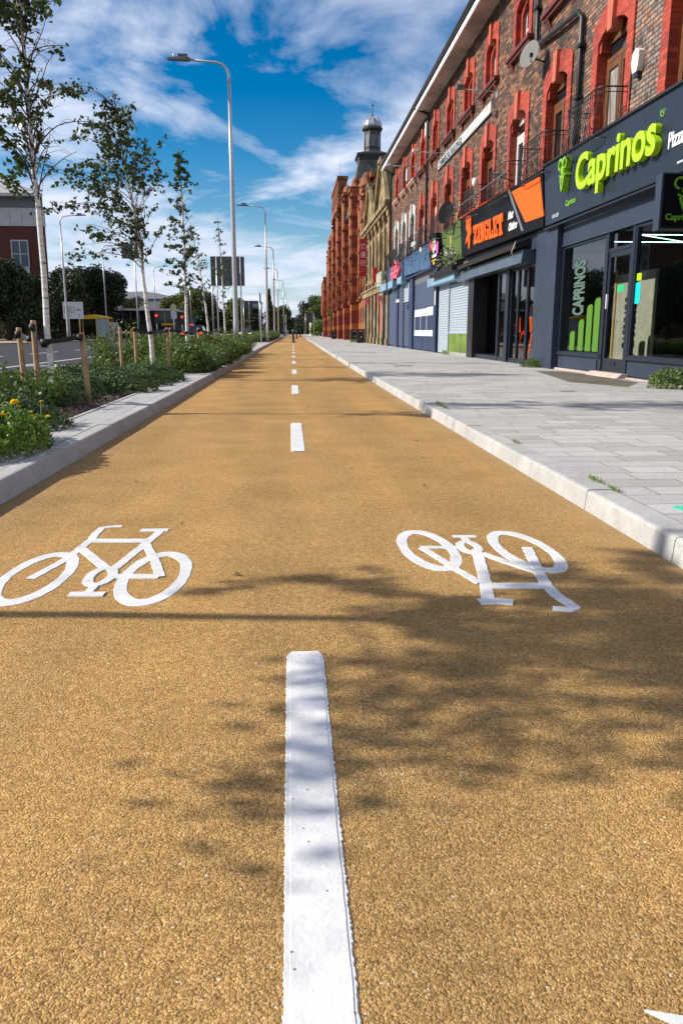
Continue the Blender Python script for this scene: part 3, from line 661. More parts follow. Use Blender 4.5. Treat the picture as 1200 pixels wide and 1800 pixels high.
# ------------------------------------------------------------------ shop: dark grey pizza shop
M_glass = glassmat('shop_glass')
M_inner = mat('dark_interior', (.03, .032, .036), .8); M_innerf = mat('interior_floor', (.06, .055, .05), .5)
s1 = tag(empty('shopfront', (0, 0, 0)), 'dark slate grey shopfront with big windows and a glazed door under the lime green sign', 'shopfront', 'shopfronts of the brick terrace')
X1 = 5.55
b = MB(); b.box(5.42, 5.9, 16.62, 17.32, .10, 3.02); b.build('pilaster', M_navy, s1)
b = MB(); b.box(X1-.02, 5.62, 5, 16.6, 2.56, 3.02); b.box(X1-.035, X1-.02, 5, 16.6, 2.53, 2.57); b.build('fascia_panel', M_navy, s1)
f = MB()
def frame(f, y0, y1, z0, z1, x=X1, w=.06, d=.07):
    f.box(x, x+d, y0, y0+w, z0, z1); f.box(x, x+d, y1-w, y1, z0, z1); f.box(x+.002, x+d-.002, y0+w, y1-w, z0, z0+w); f.box(x+.002, x+d-.002, y0+w, y1-w, z1-w, z1)
frame(f, 14.30, 16.60, .42, 2.54); frame(f, 10.2, 13.10, .42, 2.54); frame(f, 5.0, 10.19, .42, 2.54); f.box(X1-.03, X1+.1, 14.25, 16.61, .40, .46); f.box(X1-.03, X1+.1, 5, 13.12, .40, .46)
f.box(X1-.01, X1+.09, 13.10, 13.20, .10, 2.54); f.box(X1-.01, X1+.09, 14.20, 14.30, .10, 2.54)
f.build('window_frame', M_navy2, s1)
f = MB(); f.box(X1+.01, 5.65, 14.28, 16.6, .12, .40); f.box(X1+.01, 5.65, 5, 13.12, .12, .40); f.box(X1-.012, X1+.01, 14.4, 16.5, .15, .36); f.box(X1-.012, X1+.01, 10.4, 13.0, .15, .36); f.build('stallriser', M_navy, s1)
g = MB()
for y0, y1 in ((14.36, 16.54), (10.26, 13.04), (5.06, 10.13)): g.quad((X1+.04, y1, .48), (X1+.04, y0, .48), (X1+.04, y0, 2.48), (X1+.04, y1, 2.48))
g.quad((X1+.04, 14.2, 2.26), (X1+.04, 13.2, 2.26), (X1+.04, 13.2, 2.5), (X1+.04, 14.2, 2.5))
g.build('window_glass', M_glass, s1)
f = MB(); frame(f, 13.21, 14.19, .18, 2.20, X1+.01, .09, .06); f.box(X1, X1+.08, 13.2, 14.2, 2.20, 2.26); f.box(X1+.012, X1+.068, 13.3, 14.1, .27, .40); dr = f.build('door', M_navy2, s1)
g = MB(); g.quad((X1+.045, 14.1, .40), (X1+.045, 13.3, .40), (X1+.045, 13.3, 2.11), (X1+.045, 14.1, 2.11)); g.build('door_glass', M_glass, dr)
g = MB(); g.box(X1-.03, X1+.005, 14.08, 14.11, 1.25, 1.5); g.build('handle', M_white, dr); g = MB(); g.box(X1+.002, X1+.012, 13.6, 13.85, .29, .34); g.build('letter_plate', M_black, dr)
b = MB(); b.hexa([(5.35, 14.4, .1), (5.35, 13.0, .1), (5.62, 13.0, .1), (5.62, 14.4, .1), (5.44, 14.4, .17), (5.44, 13.0, .17), (5.62, 13.0, .17), (5.62, 14.4, .17)]); b.box(5.50, 5.6, 14.4, 16.6, .1, .135); b.box(5.50, 5.6, 8, 13.0, .1, .12); b.build('step', M_pinkst, s1)
# interior
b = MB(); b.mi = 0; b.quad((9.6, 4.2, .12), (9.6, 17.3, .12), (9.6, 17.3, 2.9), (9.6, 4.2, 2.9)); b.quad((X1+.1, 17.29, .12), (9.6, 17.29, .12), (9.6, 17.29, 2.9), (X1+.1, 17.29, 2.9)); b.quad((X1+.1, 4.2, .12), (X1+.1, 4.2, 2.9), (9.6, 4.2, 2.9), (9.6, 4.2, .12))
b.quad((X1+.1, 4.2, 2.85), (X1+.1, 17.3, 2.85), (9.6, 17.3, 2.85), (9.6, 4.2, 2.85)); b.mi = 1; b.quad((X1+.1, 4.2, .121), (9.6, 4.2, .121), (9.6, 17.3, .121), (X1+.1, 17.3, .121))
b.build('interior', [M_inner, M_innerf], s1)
b = MB()
for (p, q) in [((6.5, 16.4-1.2*k), (8.0, 16.4-1.2*k)) for k in range(6)]+[((8.0, 16.4-1.2*k), (6.5, 15.2-1.2*k)) for k in (0, 2, 3)]:
    b.tube([(p[0], p[1], 2.62), (q[0], q[1], 2.62)], .008, 6)
b.build('ceiling_tube', mat('lit_tube', (.8, .9, .85), .5, emit=(.55, .95, .80), es=3.5), s1)
t = tag(empty('partition_board', (6.6, 15.35, .12)), 'pale plywood board standing inside the shop behind the glazed door', 'board')
b = MB(); b.box(0, .06, -.75, .95, 0, 1.85); b.build('panel', mat('pale_board', (.34, .32, .26), .8, var=.15, vs=6), t); b = MB(); b.box(-.03, 0, .95, 1.02, 0, 1.95); b.build('timber_edge', mat('pine_edge', (.5, .33, .12), .6), t)
t = tag(empty('counter', (7.6, 14.7, .12)), 'white counter inside the shop at the right edge of the photo', 'counter'); b = MB(); b.box(0, .5, -2.4, .6, 0, 1.0); b.build('front_panel', mat('white_counter', (.5, .52, .5), .5, var=.1), t); b = MB(); b.box(-.04, .54, -2.45, .65, 1.0, 1.04); b.build('worktop', M_black, t)
vd = tag(empty('window_graphic', (X1+.030, 15.6, 0)), 'pale green upright shop name on the left window', 'window sticker')
o = text_mesh('lettering', 'CAPRINOS', .78, mat('sage_vinyl', (.075, .13, .105), .6), vd, (0, 0, 0), .002, .035, .27, 1); o.rotation_euler = (R(-90), 0, 0); o.location = (0, -.22, 1.17)
mb = MB()
for k, (y, h) in enumerate(((15.86, .36), (15.40, .58), (15.0, .84), (14.63, .95))):
    hw = .14; mb.prism([(y-hw, .5), (y+hw, .5), (y+hw, .5+h-.05), (y+hw*.6, .5+h), (y-hw*.6, .5+h+.02), (y-hw, .5+h-.03)], X1+.030, X1+.034, wall_to(0))
tag(mb.build('window_bars', mat('green_vinyl', (.07, .19, .006), .6)), 'four green round-topped bars rising along the bottom of the left shop window', 'window sticker')
for y, z, h, wd, m, lab in ((12.93, 1.66, .11, .17, M_lime, 'small lime sticker on the shop window right of the door'), (12.95, 1.30, .33, .20, mat('cyan_sticker', (.0, .50, .52), .5), 'cyan hygiene rating sticker under the lime one')):
    b = MB(); b.box(X1+.030, X1+.034, y-wd/2, y+wd/2, z, z+h); b.box(X1+.028, X1+.030, y-wd*.2, y+wd*.15, z+h*.35, z+h*.6); tag(b.build('sticker', m), lab, 'sticker')
b = MB(); b.box(X1+.034, X1+.038, 13.50, 13.80, 1.52, 1.63); b.box(X1+.032, X1+.034, 13.58, 13.72, 1.56, 1.59); tag(b.build('sticker', mat('green_sticker', (.01, .42, .16), .5)), 'green sticker at head height on the glazed door', 'sticker')
# main sign
sg = tag(empty('shop_sign', (0, 0, 0)), 'long charcoal sign with raised lime green shop name', 'sign', 'fascia signs of the shops')
b = MB(); b.hexa([(5.36, 17.30, 3.02), (5.36, 6.0, 2.96), (5.63, 6.0, 2.96), (5.63, 17.30, 3.02), (5.28, 17.30, 4.17), (5.28, 6.0, 4.02), (5.63, 6.0, 4.02), (5.63, 17.30, 4.17)]); b.build('panel', M_sign1, sg)
b = MB(); b.hexa([(5.24, 17.34, 4.172), (5.24, 5.9, 4.022), (5.63, 5.9, 4.022), (5.63, 17.34, 4.172), (5.24, 17.34, 4.21), (5.24, 5.9, 4.06), (5.63, 5.9, 4.06), (5.63, 17.34, 4.21)]); b.box(5.33, 5.42, 6, 17.3, 2.93, 2.958); b.build('trim', M_black, sg)
text_mesh('raised_lettering', 'Caprinos', .90, M_lime, sg, (5.27, 15.22, 3.37), .05, .022, 1.0, .92)
text_mesh('lettering', 'Pizza', .30, M_white, sg, (5.325, 11.72, 3.36), .008, .008, .8, 1)
text_mesh('small_lettering', 'www.caprinos', .075, M_white, sg, (5.335, 11.42, 3.10), .003, 0)
text_mesh('small_name', 'Caprinos', .15, M_limed, sg, (5.335, 16.0, 3.22), .003, .003)
text_mesh('phone_lettering', '0151 639', .10, M_white, sg, (5.345, 16.80, 3.10), .003, 0)
text_mesh('trade_mark', '®', .22, M_limed, sg, (5.295, 12.0, 3.83), .003, 0)
def ram_logo(mb, cy, cz, s, x0, x1, to):
    """two curled horns over a pointed muzzle; outlines only"""
    def rib(pts, w):
        P = [Vector(p) for p in pts]
        for i in range(len(P)-1):
            a, b = P[i], P[i+1]; t = (b-a).normalized(); n = Vector((-t.y, t.x))
            wa = w*(1-.4*i/len(P)); wb = w*(1-.4*(i+1)/len(P)); a2 = a-t*.004*s; b2 = b+t*.01*s
            q = [a2+n*wa, a2-n*wa, b2-n*wb, b2+n*wb]; mb.prism([(cy-v.x*s, cz+v.y*s) for v in q], x0-.0003*i, x1, to)
    for sgn in (-1, 1):
        pts = []
        for k in range(16):
            a = R(-60+330*k/15); r = .24-.005*k
            pts.append((sgn*(.25+r*math.cos(a)*-1), .25+r*math.sin(a)))
        pts = [(sgn*.0, -.35), (sgn*.03, -.1)]+pts[::1]; rib(pts, .05)
        rib([(sgn*.30, -.12), (sgn*.20, -.16), (sgn*.08, -.22)], .035)
    rib([(-.20, -.22), (-.10, -.5), (0, -.72)], .045); rib([(.20, -.22), (.10, -.5), (0, -.72)], .045)
    rib([(-.04, .2), (0, -.15), (0, -.4)], .03)
mb = MB(); ram_logo(mb, 15.88, 3.83, .50, 5.19, 5.33, wall_to(0)); mb.build('emblem', mat('lime_emblem', (.25, .50, .02), .35), sg)
# projecting box sign at the right edge
hs = tag(empty('projecting_sign', (4.90, 10.9, 0)), 'dark box sign with green horned emblem hanging out at the right edge of photo', 'sign')
b = MB(); b.box(.0, .70, -.07, .07, 2.20, 2.86); b.build('panel', M_blacksign, hs); b = MB(); b.box(-.03, 0, -.09, .09, 2.17, 2.88); b.box(0, .70, -.09, .09, 2.862, 2.88); b.build('frame', M_navy, hs)
mb = MB(); ram_logo(mb, -.31, 2.66, .36, -.082, -.0705, lambda a, b, d: (-a, d, b)); mb.build('emblem', M_limed, hs)
text_mesh('lettering', 'Caprinos', .11, M_limed, hs, (.06, -.075, 2.30), .002, .003, 1, 1, '-Y')

# ------------------------------------------------------------------ shop: chicken shop
s2 = tag(empty('shopfront', (0, 0, 0)), 'dark grey shopfront with folding glass doors and a black open entrance under the orange sign', 'shopfront', 'shopfronts of the brick terrace')
b = MB(); b.box(5.47, 5.9, 17.40, 18.2, .1, 3.1); b.build('pilaster', M_navy, s2)
b = MB(); b.box(5.46, 5.9, 24.25, 25.0, .1, 2.40); b.build('pilaster', M_black, s2)
b = MB(); b.box(5.52, 5.62, 18.2, 25.6, 2.68, 3.12); b.box(5.515, 5.52, 21.6, 21.64, 2.68, 3.12); b.build('fascia_panel', M_navy, s2)
b = MB(); b.hexa([(5.28, 18.7, 2.40), (5.28, 25.9, 2.40), (5.6, 25.9, 2.40), (5.6, 18.7, 2.40), (5.32, 18.7, 2.69), (5.32, 25.9, 2.69), (5.6, 25.9, 2.69), (5.6, 18.7, 2.69)]); b.build('shutter_box', mat('blue_grey_box', (.06, .085, .11), .35, var=.2, vs=2), s2)
b = MB(); b.hexa([(5.16, 18.75, 2.72), (5.16, 25.2, 2.72), (5.5, 25.2, 2.80), (5.5, 18.75, 2.80), (5.12, 18.75, 2.82), (5.12, 25.2, 2.82), (5.5, 25.2, 2.95), (5.5, 18.75, 2.95)]); b.build('awning_cassette', M_black, s2)
b = MB(); b.tube([(5.14, 18.7, 2.86), (5.05, 18.72, 2.62), (5.16, 18.8, 2.5)], .01, 5); b.build('awning_cord', M_whiteframe, s2)
f = MB()
for y0, y1 in ((18.22, 19.1), (19.12, 19.9), (19.92, 20.55), (20.9, 21.65)): frame(f, y0, y1, .16, 2.38, 5.58 if y0 < 20.6 else 5.56, .055, .06)
f.box(5.52, 5.66, 20.56, 20.86, .1, 2.38); f.box(5.56, 5.7, 18.2, 21.7, .1, .16); f.box(5.55, 5.7, 21.66, 21.76, .1, 2.4)
f.build('folding_door', M_navy2, s2)
g = MB(); g.quad((5.61, 20.5, .2), (5.61, 18.24, .2), (5.61, 18.24, 2.34), (5.61, 20.5, 2.34)); g.quad((5.59, 21.6, .2), (5.59, 20.92, .2), (5.59, 20.92, 2.34), (5.59, 21.6, 2.34)); g.build('door_glass', M_glass, s2)
b = MB(); b.box(5.56, 6.4, 21.76, 24.25, .1, .22); b.build('step', M_navy2, s2)
b = MB(); b.mi = 0
for q in (((9, 17.5), (9, 25)), ((5.7, 24.9), (9, 24.9)), ((9, 17.45), (5.7, 17.45))): b.quad((*q[0], .12), (*q[1], .12), (*q[1], 2.9), (*q[0], 2.9))
b.quad((5.65, 17.4, 2.68), (5.65, 25, 2.68), (9, 25, 2.68), (9, 17.4, 2.68)); b.quad((5.72, 17.4, .13), (9, 17.4, .13), (9, 25, .13), (5.72, 25, .13)); b.build('interior', M_inner, s2)
for i, (x, y) in enumerate(((6.2, 19.9), (6.2, 21.1))):
    if i == 0:
        st = tag(empty('bar_stool', (x, y, .13)), 'orange stool inside the folding glass doors, nearer the grey pilaster', 'stool', 'orange stools behind the glass doors')
        b = MB(); b.hexa([(-.22, -.2, .72), (.2, -.2, .72), (.2, .2, .72), (-.22, .2, .72), (-.24, -.22, 1.1), (-.16, -.22, 1.1), (-.16, .22, 1.1), (-.24, .22, 1.1)]); b.build('seat', M_orange, st)
        for dx, dy in ((-.2, -.18), (.2, -.18), (.2, .18), (-.2, .18)): b = MB(); b.tube([(dx*.8, dy*.8, .73), (dx*1.2, dy*1.2, 0)], .03, 6); b.build('leg', M_orange, st)
        b = MB(); b.box(-.21, .21, -.19, .19, .28, .31); b.build('footrest', M_orange, st)
    else: tag(copy_tree(st, None, (x, y, .13)), 'orange stool inside the folding glass doors, nearer the dark entrance', 'stool')
sg = tag(empty('shop_sign', (0, 0, 0)), 'glossy black sign with orange slab lettering and a big orange panel at its right end', 'sign', 'fascia signs of the shops')
b = MB(); b.hexa([(5.34, 25.55, 3.12), (5.34, 17.34, 3.02), (5.62, 17.34, 3.02), (5.62, 25.55, 3.12), (5.26, 25.55, 4.24), (5.26, 17.34, 4.15), (5.62, 17.34, 4.15), (5.62, 25.55, 4.24)]); b.build('panel', M_blacksign, sg)
def onsign(y, z, off=.0): # point on the leaning sign face
    return (5.34-.08*(z-3.07)/1.12-off, y, z)
def signpoly(mb, poly, off=.012, th=.02):
    n = len(mb.v); k = len(poly); mb.v += [onsign(y, z, off+th) for y, z in poly]+[onsign(y, z, off-.004) for y, z in poly]
    mb.face(tuple(range(n, n+k))); mb.face(tuple(range(n+2*k-1, n+k-1, -1)))
    for i in range(k): j = (i+1) % k; mb.face((n+i, n+k+i, n+k+j, n+j))
mb = MB(); signpoly(mb, [(19.70, 4.08), (17.52, 4.03), (17.30, 3.22), (18.62, 3.26)], .0, .012); mb.build('orange_panel', M_orange, sg)
mb = MB(); signpoly(mb, [(25.5, 4.243), (19.85, 4.185), (19.85, 4.225), (25.5, 4.283)], .0, .012); mb.build('orange_edge', M_orange, sg)
mb = MB(); signpoly(mb, [(20.05, 4.17), (19.90, 4.17), (18.80, 3.11), (18.95, 3.11)], .0, .01); mb.build('grey_edge', mat('grey_trim', (.16, .17, .2), .4), sg)
GL = {  # slab letters: quads in a unit cell
 'Z': [[(0,.78),(1,.78),(1,1),(0,1)],[(0,.62),(.2,.62),(.2,.8),(0,.8)],[(.62,.79),(.98,.79),(.40,.21),(.04,.21)],[(0,0),(1,0),(1,.22),(0,.22)],[(.8,.2),(1,.2),(1,.38),(.8,.38)]],
 'I': [[(0,0),(1,0),(1,.15),(0,.15)],[(0,.85),(1,.85),(1,1),(0,1)],[(.2,.14),(.8,.14),(.8,.86),(.2,.86)]],
 'N': [[(.08,.1),(.34,.1),(.34,1),(.08,1)],[(.70,0),(.92,0),(.92,.9),(.70,.9)],[(.1,1),(.44,1),(.9,0),(.62,0)],[(0,0),(.42,0),(.42,.14),(0,.14)],[(.6,.87),(1,.87),(1,1),(.6,1)],[(0,.87),(.3,.87),(.3,1),(0,1)]],
 'G': [[(0,.2),(.32,.2),(.32,.8),(0,.8)],[(.0,.8),(.32,.8),(.5,.84),(.5,1),(.22,1)],[(.0,.2),(.22,0),(.5,0),(.5,.16),(.32,.2)],[(.5,.84),(.66,.80),(.98,.84),(.98,.99),(.78,.95),(.5,1)],[(.72,.66),(.98,.66),(.98,.99),(.8,.99)],[(.5,0),(.8,0),(.96,.16),(.66,.2),(.5,.16)],[(.66,.18),(.96,.18),(.96,.5),(.66,.5)],[(.5,.42),(1.04,.42),(1.04,.55),(.5,.55)]],
 'L': [[(0,0),(1,0),(1,.2),(0,.2)],[(.1,.18),(.48,.18),(.48,.88),(.1,.88)],[(0,.86),(.58,.86),(.58,1),(0,1)],[(.78,.18),(1,.18),(1,.4),(.78,.4)]],
 'E': [[(0,0),(1,0),(1,.18),(0,.18)],[(0,.82),(1,.82),(1,1),(0,1)],[(.1,.17),(.46,.17),(.46,.83),(.1,.83)],[(.45,.42),(.8,.42),(.8,.58),(.45,.58)],[(.78,.17),(1,.17),(1,.36),(.78,.36)],[(.78,.66),(1,.66),(1,.83),(.78,.83)],[(.66,.34),(.8,.34),(.8,.66),(.66,.66)]],
 'T': [[(0,.8),(1,.8),(1,1),(0,1)],[(.3,.12),(.7,.12),(.7,.82),(.3,.82)],[(.15,0),(.85,0),(.85,.15),(.15,.15)],[(0,.6),(.18,.6),(.18,.82),(0,.82)],[(.82,.6),(1,.6),(1,.82),(.82,.82)]]}
mb = MB(); y = 23.72; k = 0
for ch, wd in (('Z', .50), ('I', .26), ('N', .46), ('G', .44), ('L', .42), ('E', .44), ('T', .50)):
    for q in GL[ch]:
        signpoly(mb, [(y-a*wd, (3.30-.03*(23.7-y)) + bb*(.50)) for a, bb in q], .012, .02+.0004*k); k += 1
    y -= wd+.045
mb.build('slab_lettering', M_orange, sg)
mb = MB()
def blob(cy, cz, ry, rz, rot=0, off=0):
    P = []
    for i in range(14):
        a = 2*math.pi*i/14; u = ry*math.cos(a); v = rz*math.sin(a); P.append((cy-(u*math.cos(rot)-v*math.sin(rot)), cz+u*math.sin(rot)+v*math.cos(rot)))
    signpoly(mb, P, .012, .02+off)
blob(24.32, 3.58, .15, .34, 0, .001); blob(24.52, 3.98, .10, .20, .15, .002); blob(24.28, 4.00, .09, .18, -.1, .003); blob(24.06, 3.97, .10, .17, -.25, .004); blob(24.10, 3.72, .14, .12, .3, .005); blob(24.34, 3.88, .28, .14, 0, .0063)
signpoly(mb, [(24.55, 3.66), (24.78, 3.42), (24.45, 3.50)], .012, .0272); mb.build('emblem', M_orange, sg)
o = text_mesh('lettering', 'Hot', .24, M_white, sg, (5.285, 20.02, 3.50), .006, .012, 1.1, 1); o.rotation_euler = (0, R(4), 0)
o = text_mesh('lettering', 'Chicken', .24, M_white, sg, (5.305, 20.02, 3.24), .006, .012, .92, 1); o.rotation_euler = (0, R(4), 0)
lb = tag(empty('light_bar', (4.95, 0, 4.40)), 'long metal light bar above the black and orange sign', 'light bar')
b = MB(); b.tube([(0, 18.9, 0), (0, 24.6, .02)], .020, 8); b.build('tube', M_lampgrey, lb); b = MB()
for y in (19.6, 21.6, 23.6): b.tube([(0, y, 0), (.30, y-.05, -.12)], .012, 5)
b.build('bracket', M_iron, lb)

# ------------------------------------------------------------------ shop: pale shutters, green sign
s3 = tag(empty('shopfront', (0, 0, 0)), 'closed shopfront with pale grey roller shutters over an olive green panel', 'shopfront', 'shopfronts of the brick terrace')
def slats(y0, y1, z0, z1, x, step=.085, m=M_shut, par=None):
    mb = MB(); z = z0
    n = max(1, round((z1-z0)/step)); st = (z1-z0)/n
    for i in range(n):
        z = z0+i*st; mb.hexa([(x-.018, y0, z), (x-.018, y1, z), (x+.03, y1, z), (x+.03, y0, z), (x, y0, z+st-.004), (x, y1, z+st-.004), (x+.03, y1, z+st-.004), (x+.03, y0, z+st-.004)])
    return mb.build('roller_shutter', m, par)
slats(25.05, 28.05, .84, 2.42, 5.52, .085, M_shut, s3); slats(28.25, 30.05, .14, 2.50, 5.50, .085, M_shut, s3)
b = MB(); b.box(5.50, 5.6, 25.02, 28.1, .2, .80); b.build('lower_panel', M_greenp, s3); b = MB(); b.box(5.48, 5.6, 25.02, 28.1, .80, .84); b.box(5.47, 5.6, 28.08, 28.22, .1, 2.5); b.build('shutter_guide', M_shut, s3)
b = MB(); b.box(5.48, 5.6, 25.02, 28.1, .1, .2); b.build('plinth', M_concrete, s3)
b = MB(); b.box(5.20, 5.62, 25.95, 31.0, 2.50, 2.80); b.build('shutter_box', M_bluel, s3)
b = MB(); b.hexa([(5.05, 25.5, 2.72), (5.05, 29.6, 2.72), (5.4, 29.6, 2.82), (5.4, 25.5, 2.82), (5.02, 25.5, 2.86), (5.02, 29.6, 2.86), (5.4, 29.6, 3.02), (5.4, 25.5, 3.02)]); b.build('awning_cassette', M_black, s3)
b = MB(); b.box(5.56, 5.66, 25.0, 31.1, 2.80, 3.3); b.box(5.58, 5.68, 25.0, 31.1, 2.42, 2.5); b.build('fascia_panel', M_concrete, s3)
gs = tag(empty('shop_sign', (0, 0, 0)), 'green turf covered sign board with a small bolt shape and hanging white flowers', 'sign', 'fascia signs of the shops')
b = MB(); b.box(5.42, 5.62, 25.6, 29.45, 3.12, 4.32); b.build('panel', M_green, gs)
b = MB(); b.prism([(27.75, 4.0), (27.62, 3.72), (27.70, 3.72), (27.55, 3.40), (27.80, 3.66), (27.72, 3.68), (27.85, 3.98)], 5.40, 5.42, wall_to(0)); b.prism([(26.5, 4.9), (26.42, 4.85), (27.0, 4.3), (27.1, 4.33)], 5.40, 5.42, wall_to(0)); b.build('bolt_shape', mat('faded_straw', (.55, .42, .14), .7), gs)
b = MB(); b.box(5.39, 5.42, 27.2, 27.32, 3.98, 4.1); b.box(5.39, 5.42, 26.0, 26.12, 3.98, 4.1); b.build('fixing', M_black, gs)
hp = tag(empty('hanging_flowers', (5.26, 27.1, 3.35)), 'trailing white artificial flowers hanging under the green sign', 'flowers')
rnd = random.Random(8); mb = MB(); mw = MB()
for i in range(900):
    y = rnd.uniform(-1.25, 1.35); top = .25-.25*abs(y)/1.3+.15*noise.noise((y*2, 0, 0)); z = top-rnd.random()**.8*(.75-.2*abs(y)); x = rnd.uniform(-.22, .12)
    d_ = mw if rnd.random() < .42-.25*(z < -.1) else mb; a = rnd.uniform(.02, .045); u = Vector((rnd.uniform(-1, 1), rnd.uniform(-1, 1), rnd.uniform(-1, 1))).normalized()*a; v = u.orthogonal().normalized()*a*.6; p = Vector((x, y, z)); d_.quad(p-u, p-v, p+u, p+v)
mb.build('foliage', M_dark, hp); mw.build('blossom', mat('dusty_white_petals', (.5, .5, .48), .8, var=.3, vs=20), hp)
vs = tag(empty('shop_sign', (0, 0, 0)), 'tall black sign board with pink, yellow and white lettering left of the green sign', 'sign', 'fascia signs of the shops')
b = MB(); b.hexa([(5.30, 30.95, 3.20), (5.30, 28.9, 3.12), (5.6, 28.9, 3.12), (5.6, 30.95, 3.20), (5.20, 31.1, 4.36), (5.20, 29.5, 4.30), (5.6, 29.5, 4.30), (5.6, 31.1, 4.36)]); b.build('panel', M_blacksign, vs)
for ch, dy, m in (('V', 0, mat('hot_pink', (.75, .06, .20), .5)), ('A', .36, mat('coral', (.85, .22, .14), .5)), ('P', .72, mat('pale_yellow', (.85, .62, .18), .5)), ('E', 1.05, M_white)):
    text_mesh('lettering', ch, .62, m, vs, (5.22, 30.85-dy, 3.80), .006, .03, .72, .95)
b = MB(); b.box(5.225, 5.24, 29.55, 29.85, 3.72, 3.92); b.box(5.23, 5.245, 29.95, 30.15, 3.66, 3.84); b.box(5.235, 5.25, 29.4, 30.15, 3.50, 3.60); b.build('white_lettering', M_white, vs)
b = MB(); b.box(5.222, 5.235, 29.05, 29.42, 3.56, 3.98); b.build('magenta_patch', mat('magenta', (.62, .07, .42), .5), vs); b = MB(); b.box(5.245, 5.262, 29.5, 30.4, 3.38, 3.42); b.box(5.245, 5.262, 29.8, 30.15, 3.26, 3.34); b.box(5.236, 5.25, 30.16, 30.3, 3.50, 3.60); b.build('yellow_lettering', M_yel, vs)

# ------------------------------------------------------------------ shops: blue
s4 = tag(empty('shopfront', (0, 0, 0)), 'blue shopfront with a wide navy roller shutter, white framed boards and stars above', 'shopfront', 'shopfronts of the brick terrace')
b = MB(); b.hexa([(5.40, 39.0, 3.42), (5.40, 31.15, 3.28), (5.6, 31.15, 3.28), (5.6, 39.0, 3.42), (5.38, 39.0, 4.26), (5.38, 31.15, 4.20), (5.6, 31.15, 4.20), (5.6, 39.0, 4.26)]); b.build('fascia_panel', M_blue, s4)
b = MB(); b.box(5.34, 5.6, 31.1, 39.05, 4.262, 4.30); b.box(5.34, 5.6, 31.1, 39.05, 3.22, 3.27); b.box(5.35, 5.6, 38.9, 39.3, 3.2, 4.26); b.build('fascia_trim', M_blued, s4)
slats(31.05, 36.4, 1.80, 2.88, 5.56, .10, M_shutd, s4)
b = MB(); b.box(5.55, 5.6, 31.05, 36.9, 2.88, 3.24); b.build('shutter_box', mat('grey_shutter_box', (.12, .13, .15), .5), s4)
parts('pilaster', M_blued, s4, [(5.45, 5.62, 36.4, 37.4, .12, 3.25), (5.45, 5.62, 30.4, 31.05, .12, 3.3)])
b = MB(); b.box(5.52, 5.60, 31.05, 36.4, .14, 1.80); b.box(5.505, 5.52, 33.8, 36.0, .2, .62); b.build('lower_panel', M_blued, s4)
b = MB()
for y0, y1 in ((31.1, 32.75), (32.8, 34.3), (34.35, 35.9)): b.box(5.50, 5.52, y0, y1, 1.50+.002*y0/31, 1.82-.03*(y0 > 32)); b.box(5.50, 5.52, y0, y1, .70, .93); 
for y in (31.1, 32.75, 34.3, 35.88): b.box(5.498, 5.518, y, y+.05, .7, 1.8)
b.build('poster_frame', M_white, s4)
b = MB()
for (cy, cz, r) in ((36.4, 3.85, .20), (32.7, 3.80, .24)):
    P = []
    for i in range(10): a = R(90+36*i); q = r if i % 2 == 0 else r*.3; P.append((cy+q*math.cos(a)*1.6, cz+q*math.sin(a)))
    b.prism(P, 5.375, 5.39, wall_to(0))
b.build('star', M_blued, s4)
b = MB(); b.box(5.44, 5.47, 30.55, 30.75, 1.85, 2.4); tag(b.build('notice', M_white), 'small white notice on the blue post beside the pale shutters', 'notice')
def cctv(x, y, z, lab, L=.42):
    t = tag(empty('security_camera', (x, y, z)), lab, 'camera', 'security cameras on the blue shops')
    b = MB(); b.tube([(0, 0, 0), (-.02, L, -.03)], .06, 8); b.box(-.08, .08, -.05, L+.05, .055, .07); b.build('camera_body', M_white, t); b = MB(); b.tube([(0, .1, -.03), (5.5-x, .0, -.12)], .02, 5); b.build('bracket', M_white, t)
cctv(5.1, 33.3, 4.35, 'white bullet camera above the blue fascia', .9); cctv(5.1, 31.7, 3.95, 'white camera in front of the blue fascia by the black sign', .3); cctv(5.1, 37.9, 2.28, 'white bullet camera over the narrow blue shutter', .9)
s5 = tag(empty('shopfront', (0, 0, 0)), 'far blue shopfront with narrow navy shutters and a black fascia', 'shopfront', 'shopfronts of the brick terrace')
b = MB(); b.box(5.45, 5.62, 39.35, 46.6, 3.45, 4.30); b.build('fascia_panel', M_black, s5)
b = MB(); b.box(5.40, 5.45, 39.4, 44.6, 3.5, 4.2); b.build('blue_board', M_blue, s5)
for y0, y1, z1 in ((37.45, 39.6, 2.2), (39.9, 41.6, 3.0), (42.2, 45.6, 2.95)): slats(y0, y1, .2, z1, 5.55, .12, M_shutd, s5)
slats(38.0, 39.6, 2.25, 3.1, 5.53, .12, M_shut, s5)
parts('pilaster', M_blued, s5, [(5.5, 5.62, 39.6, 39.9, .1, 3.3), (5.48, 5.62, 41.6, 42.2, .1, 3.4), (5.5, 5.62, 45.6, 45.9, .1, 3.4)]); parts('back_wall', M_blued, s5, [(5.585, 5.63, 37.4, 46, .1, 3.46)])
parts('shutter_box', M_bluel, s5, [(5.2, 5.5, 44.4, 47.4, 3.10, 3.45), (5.2, 5.5, 41.6, 43.6, 3.08, 3.42), (5.2, 5.5, 38.3, 39.9, 3.1, 3.4)])
ps = tag(empty('shop_sign', (0, 0, 0)), 'raised pink lettering cluster on the far blue and black fascia', 'sign', 'fascia signs of the shops')
mb = MB()
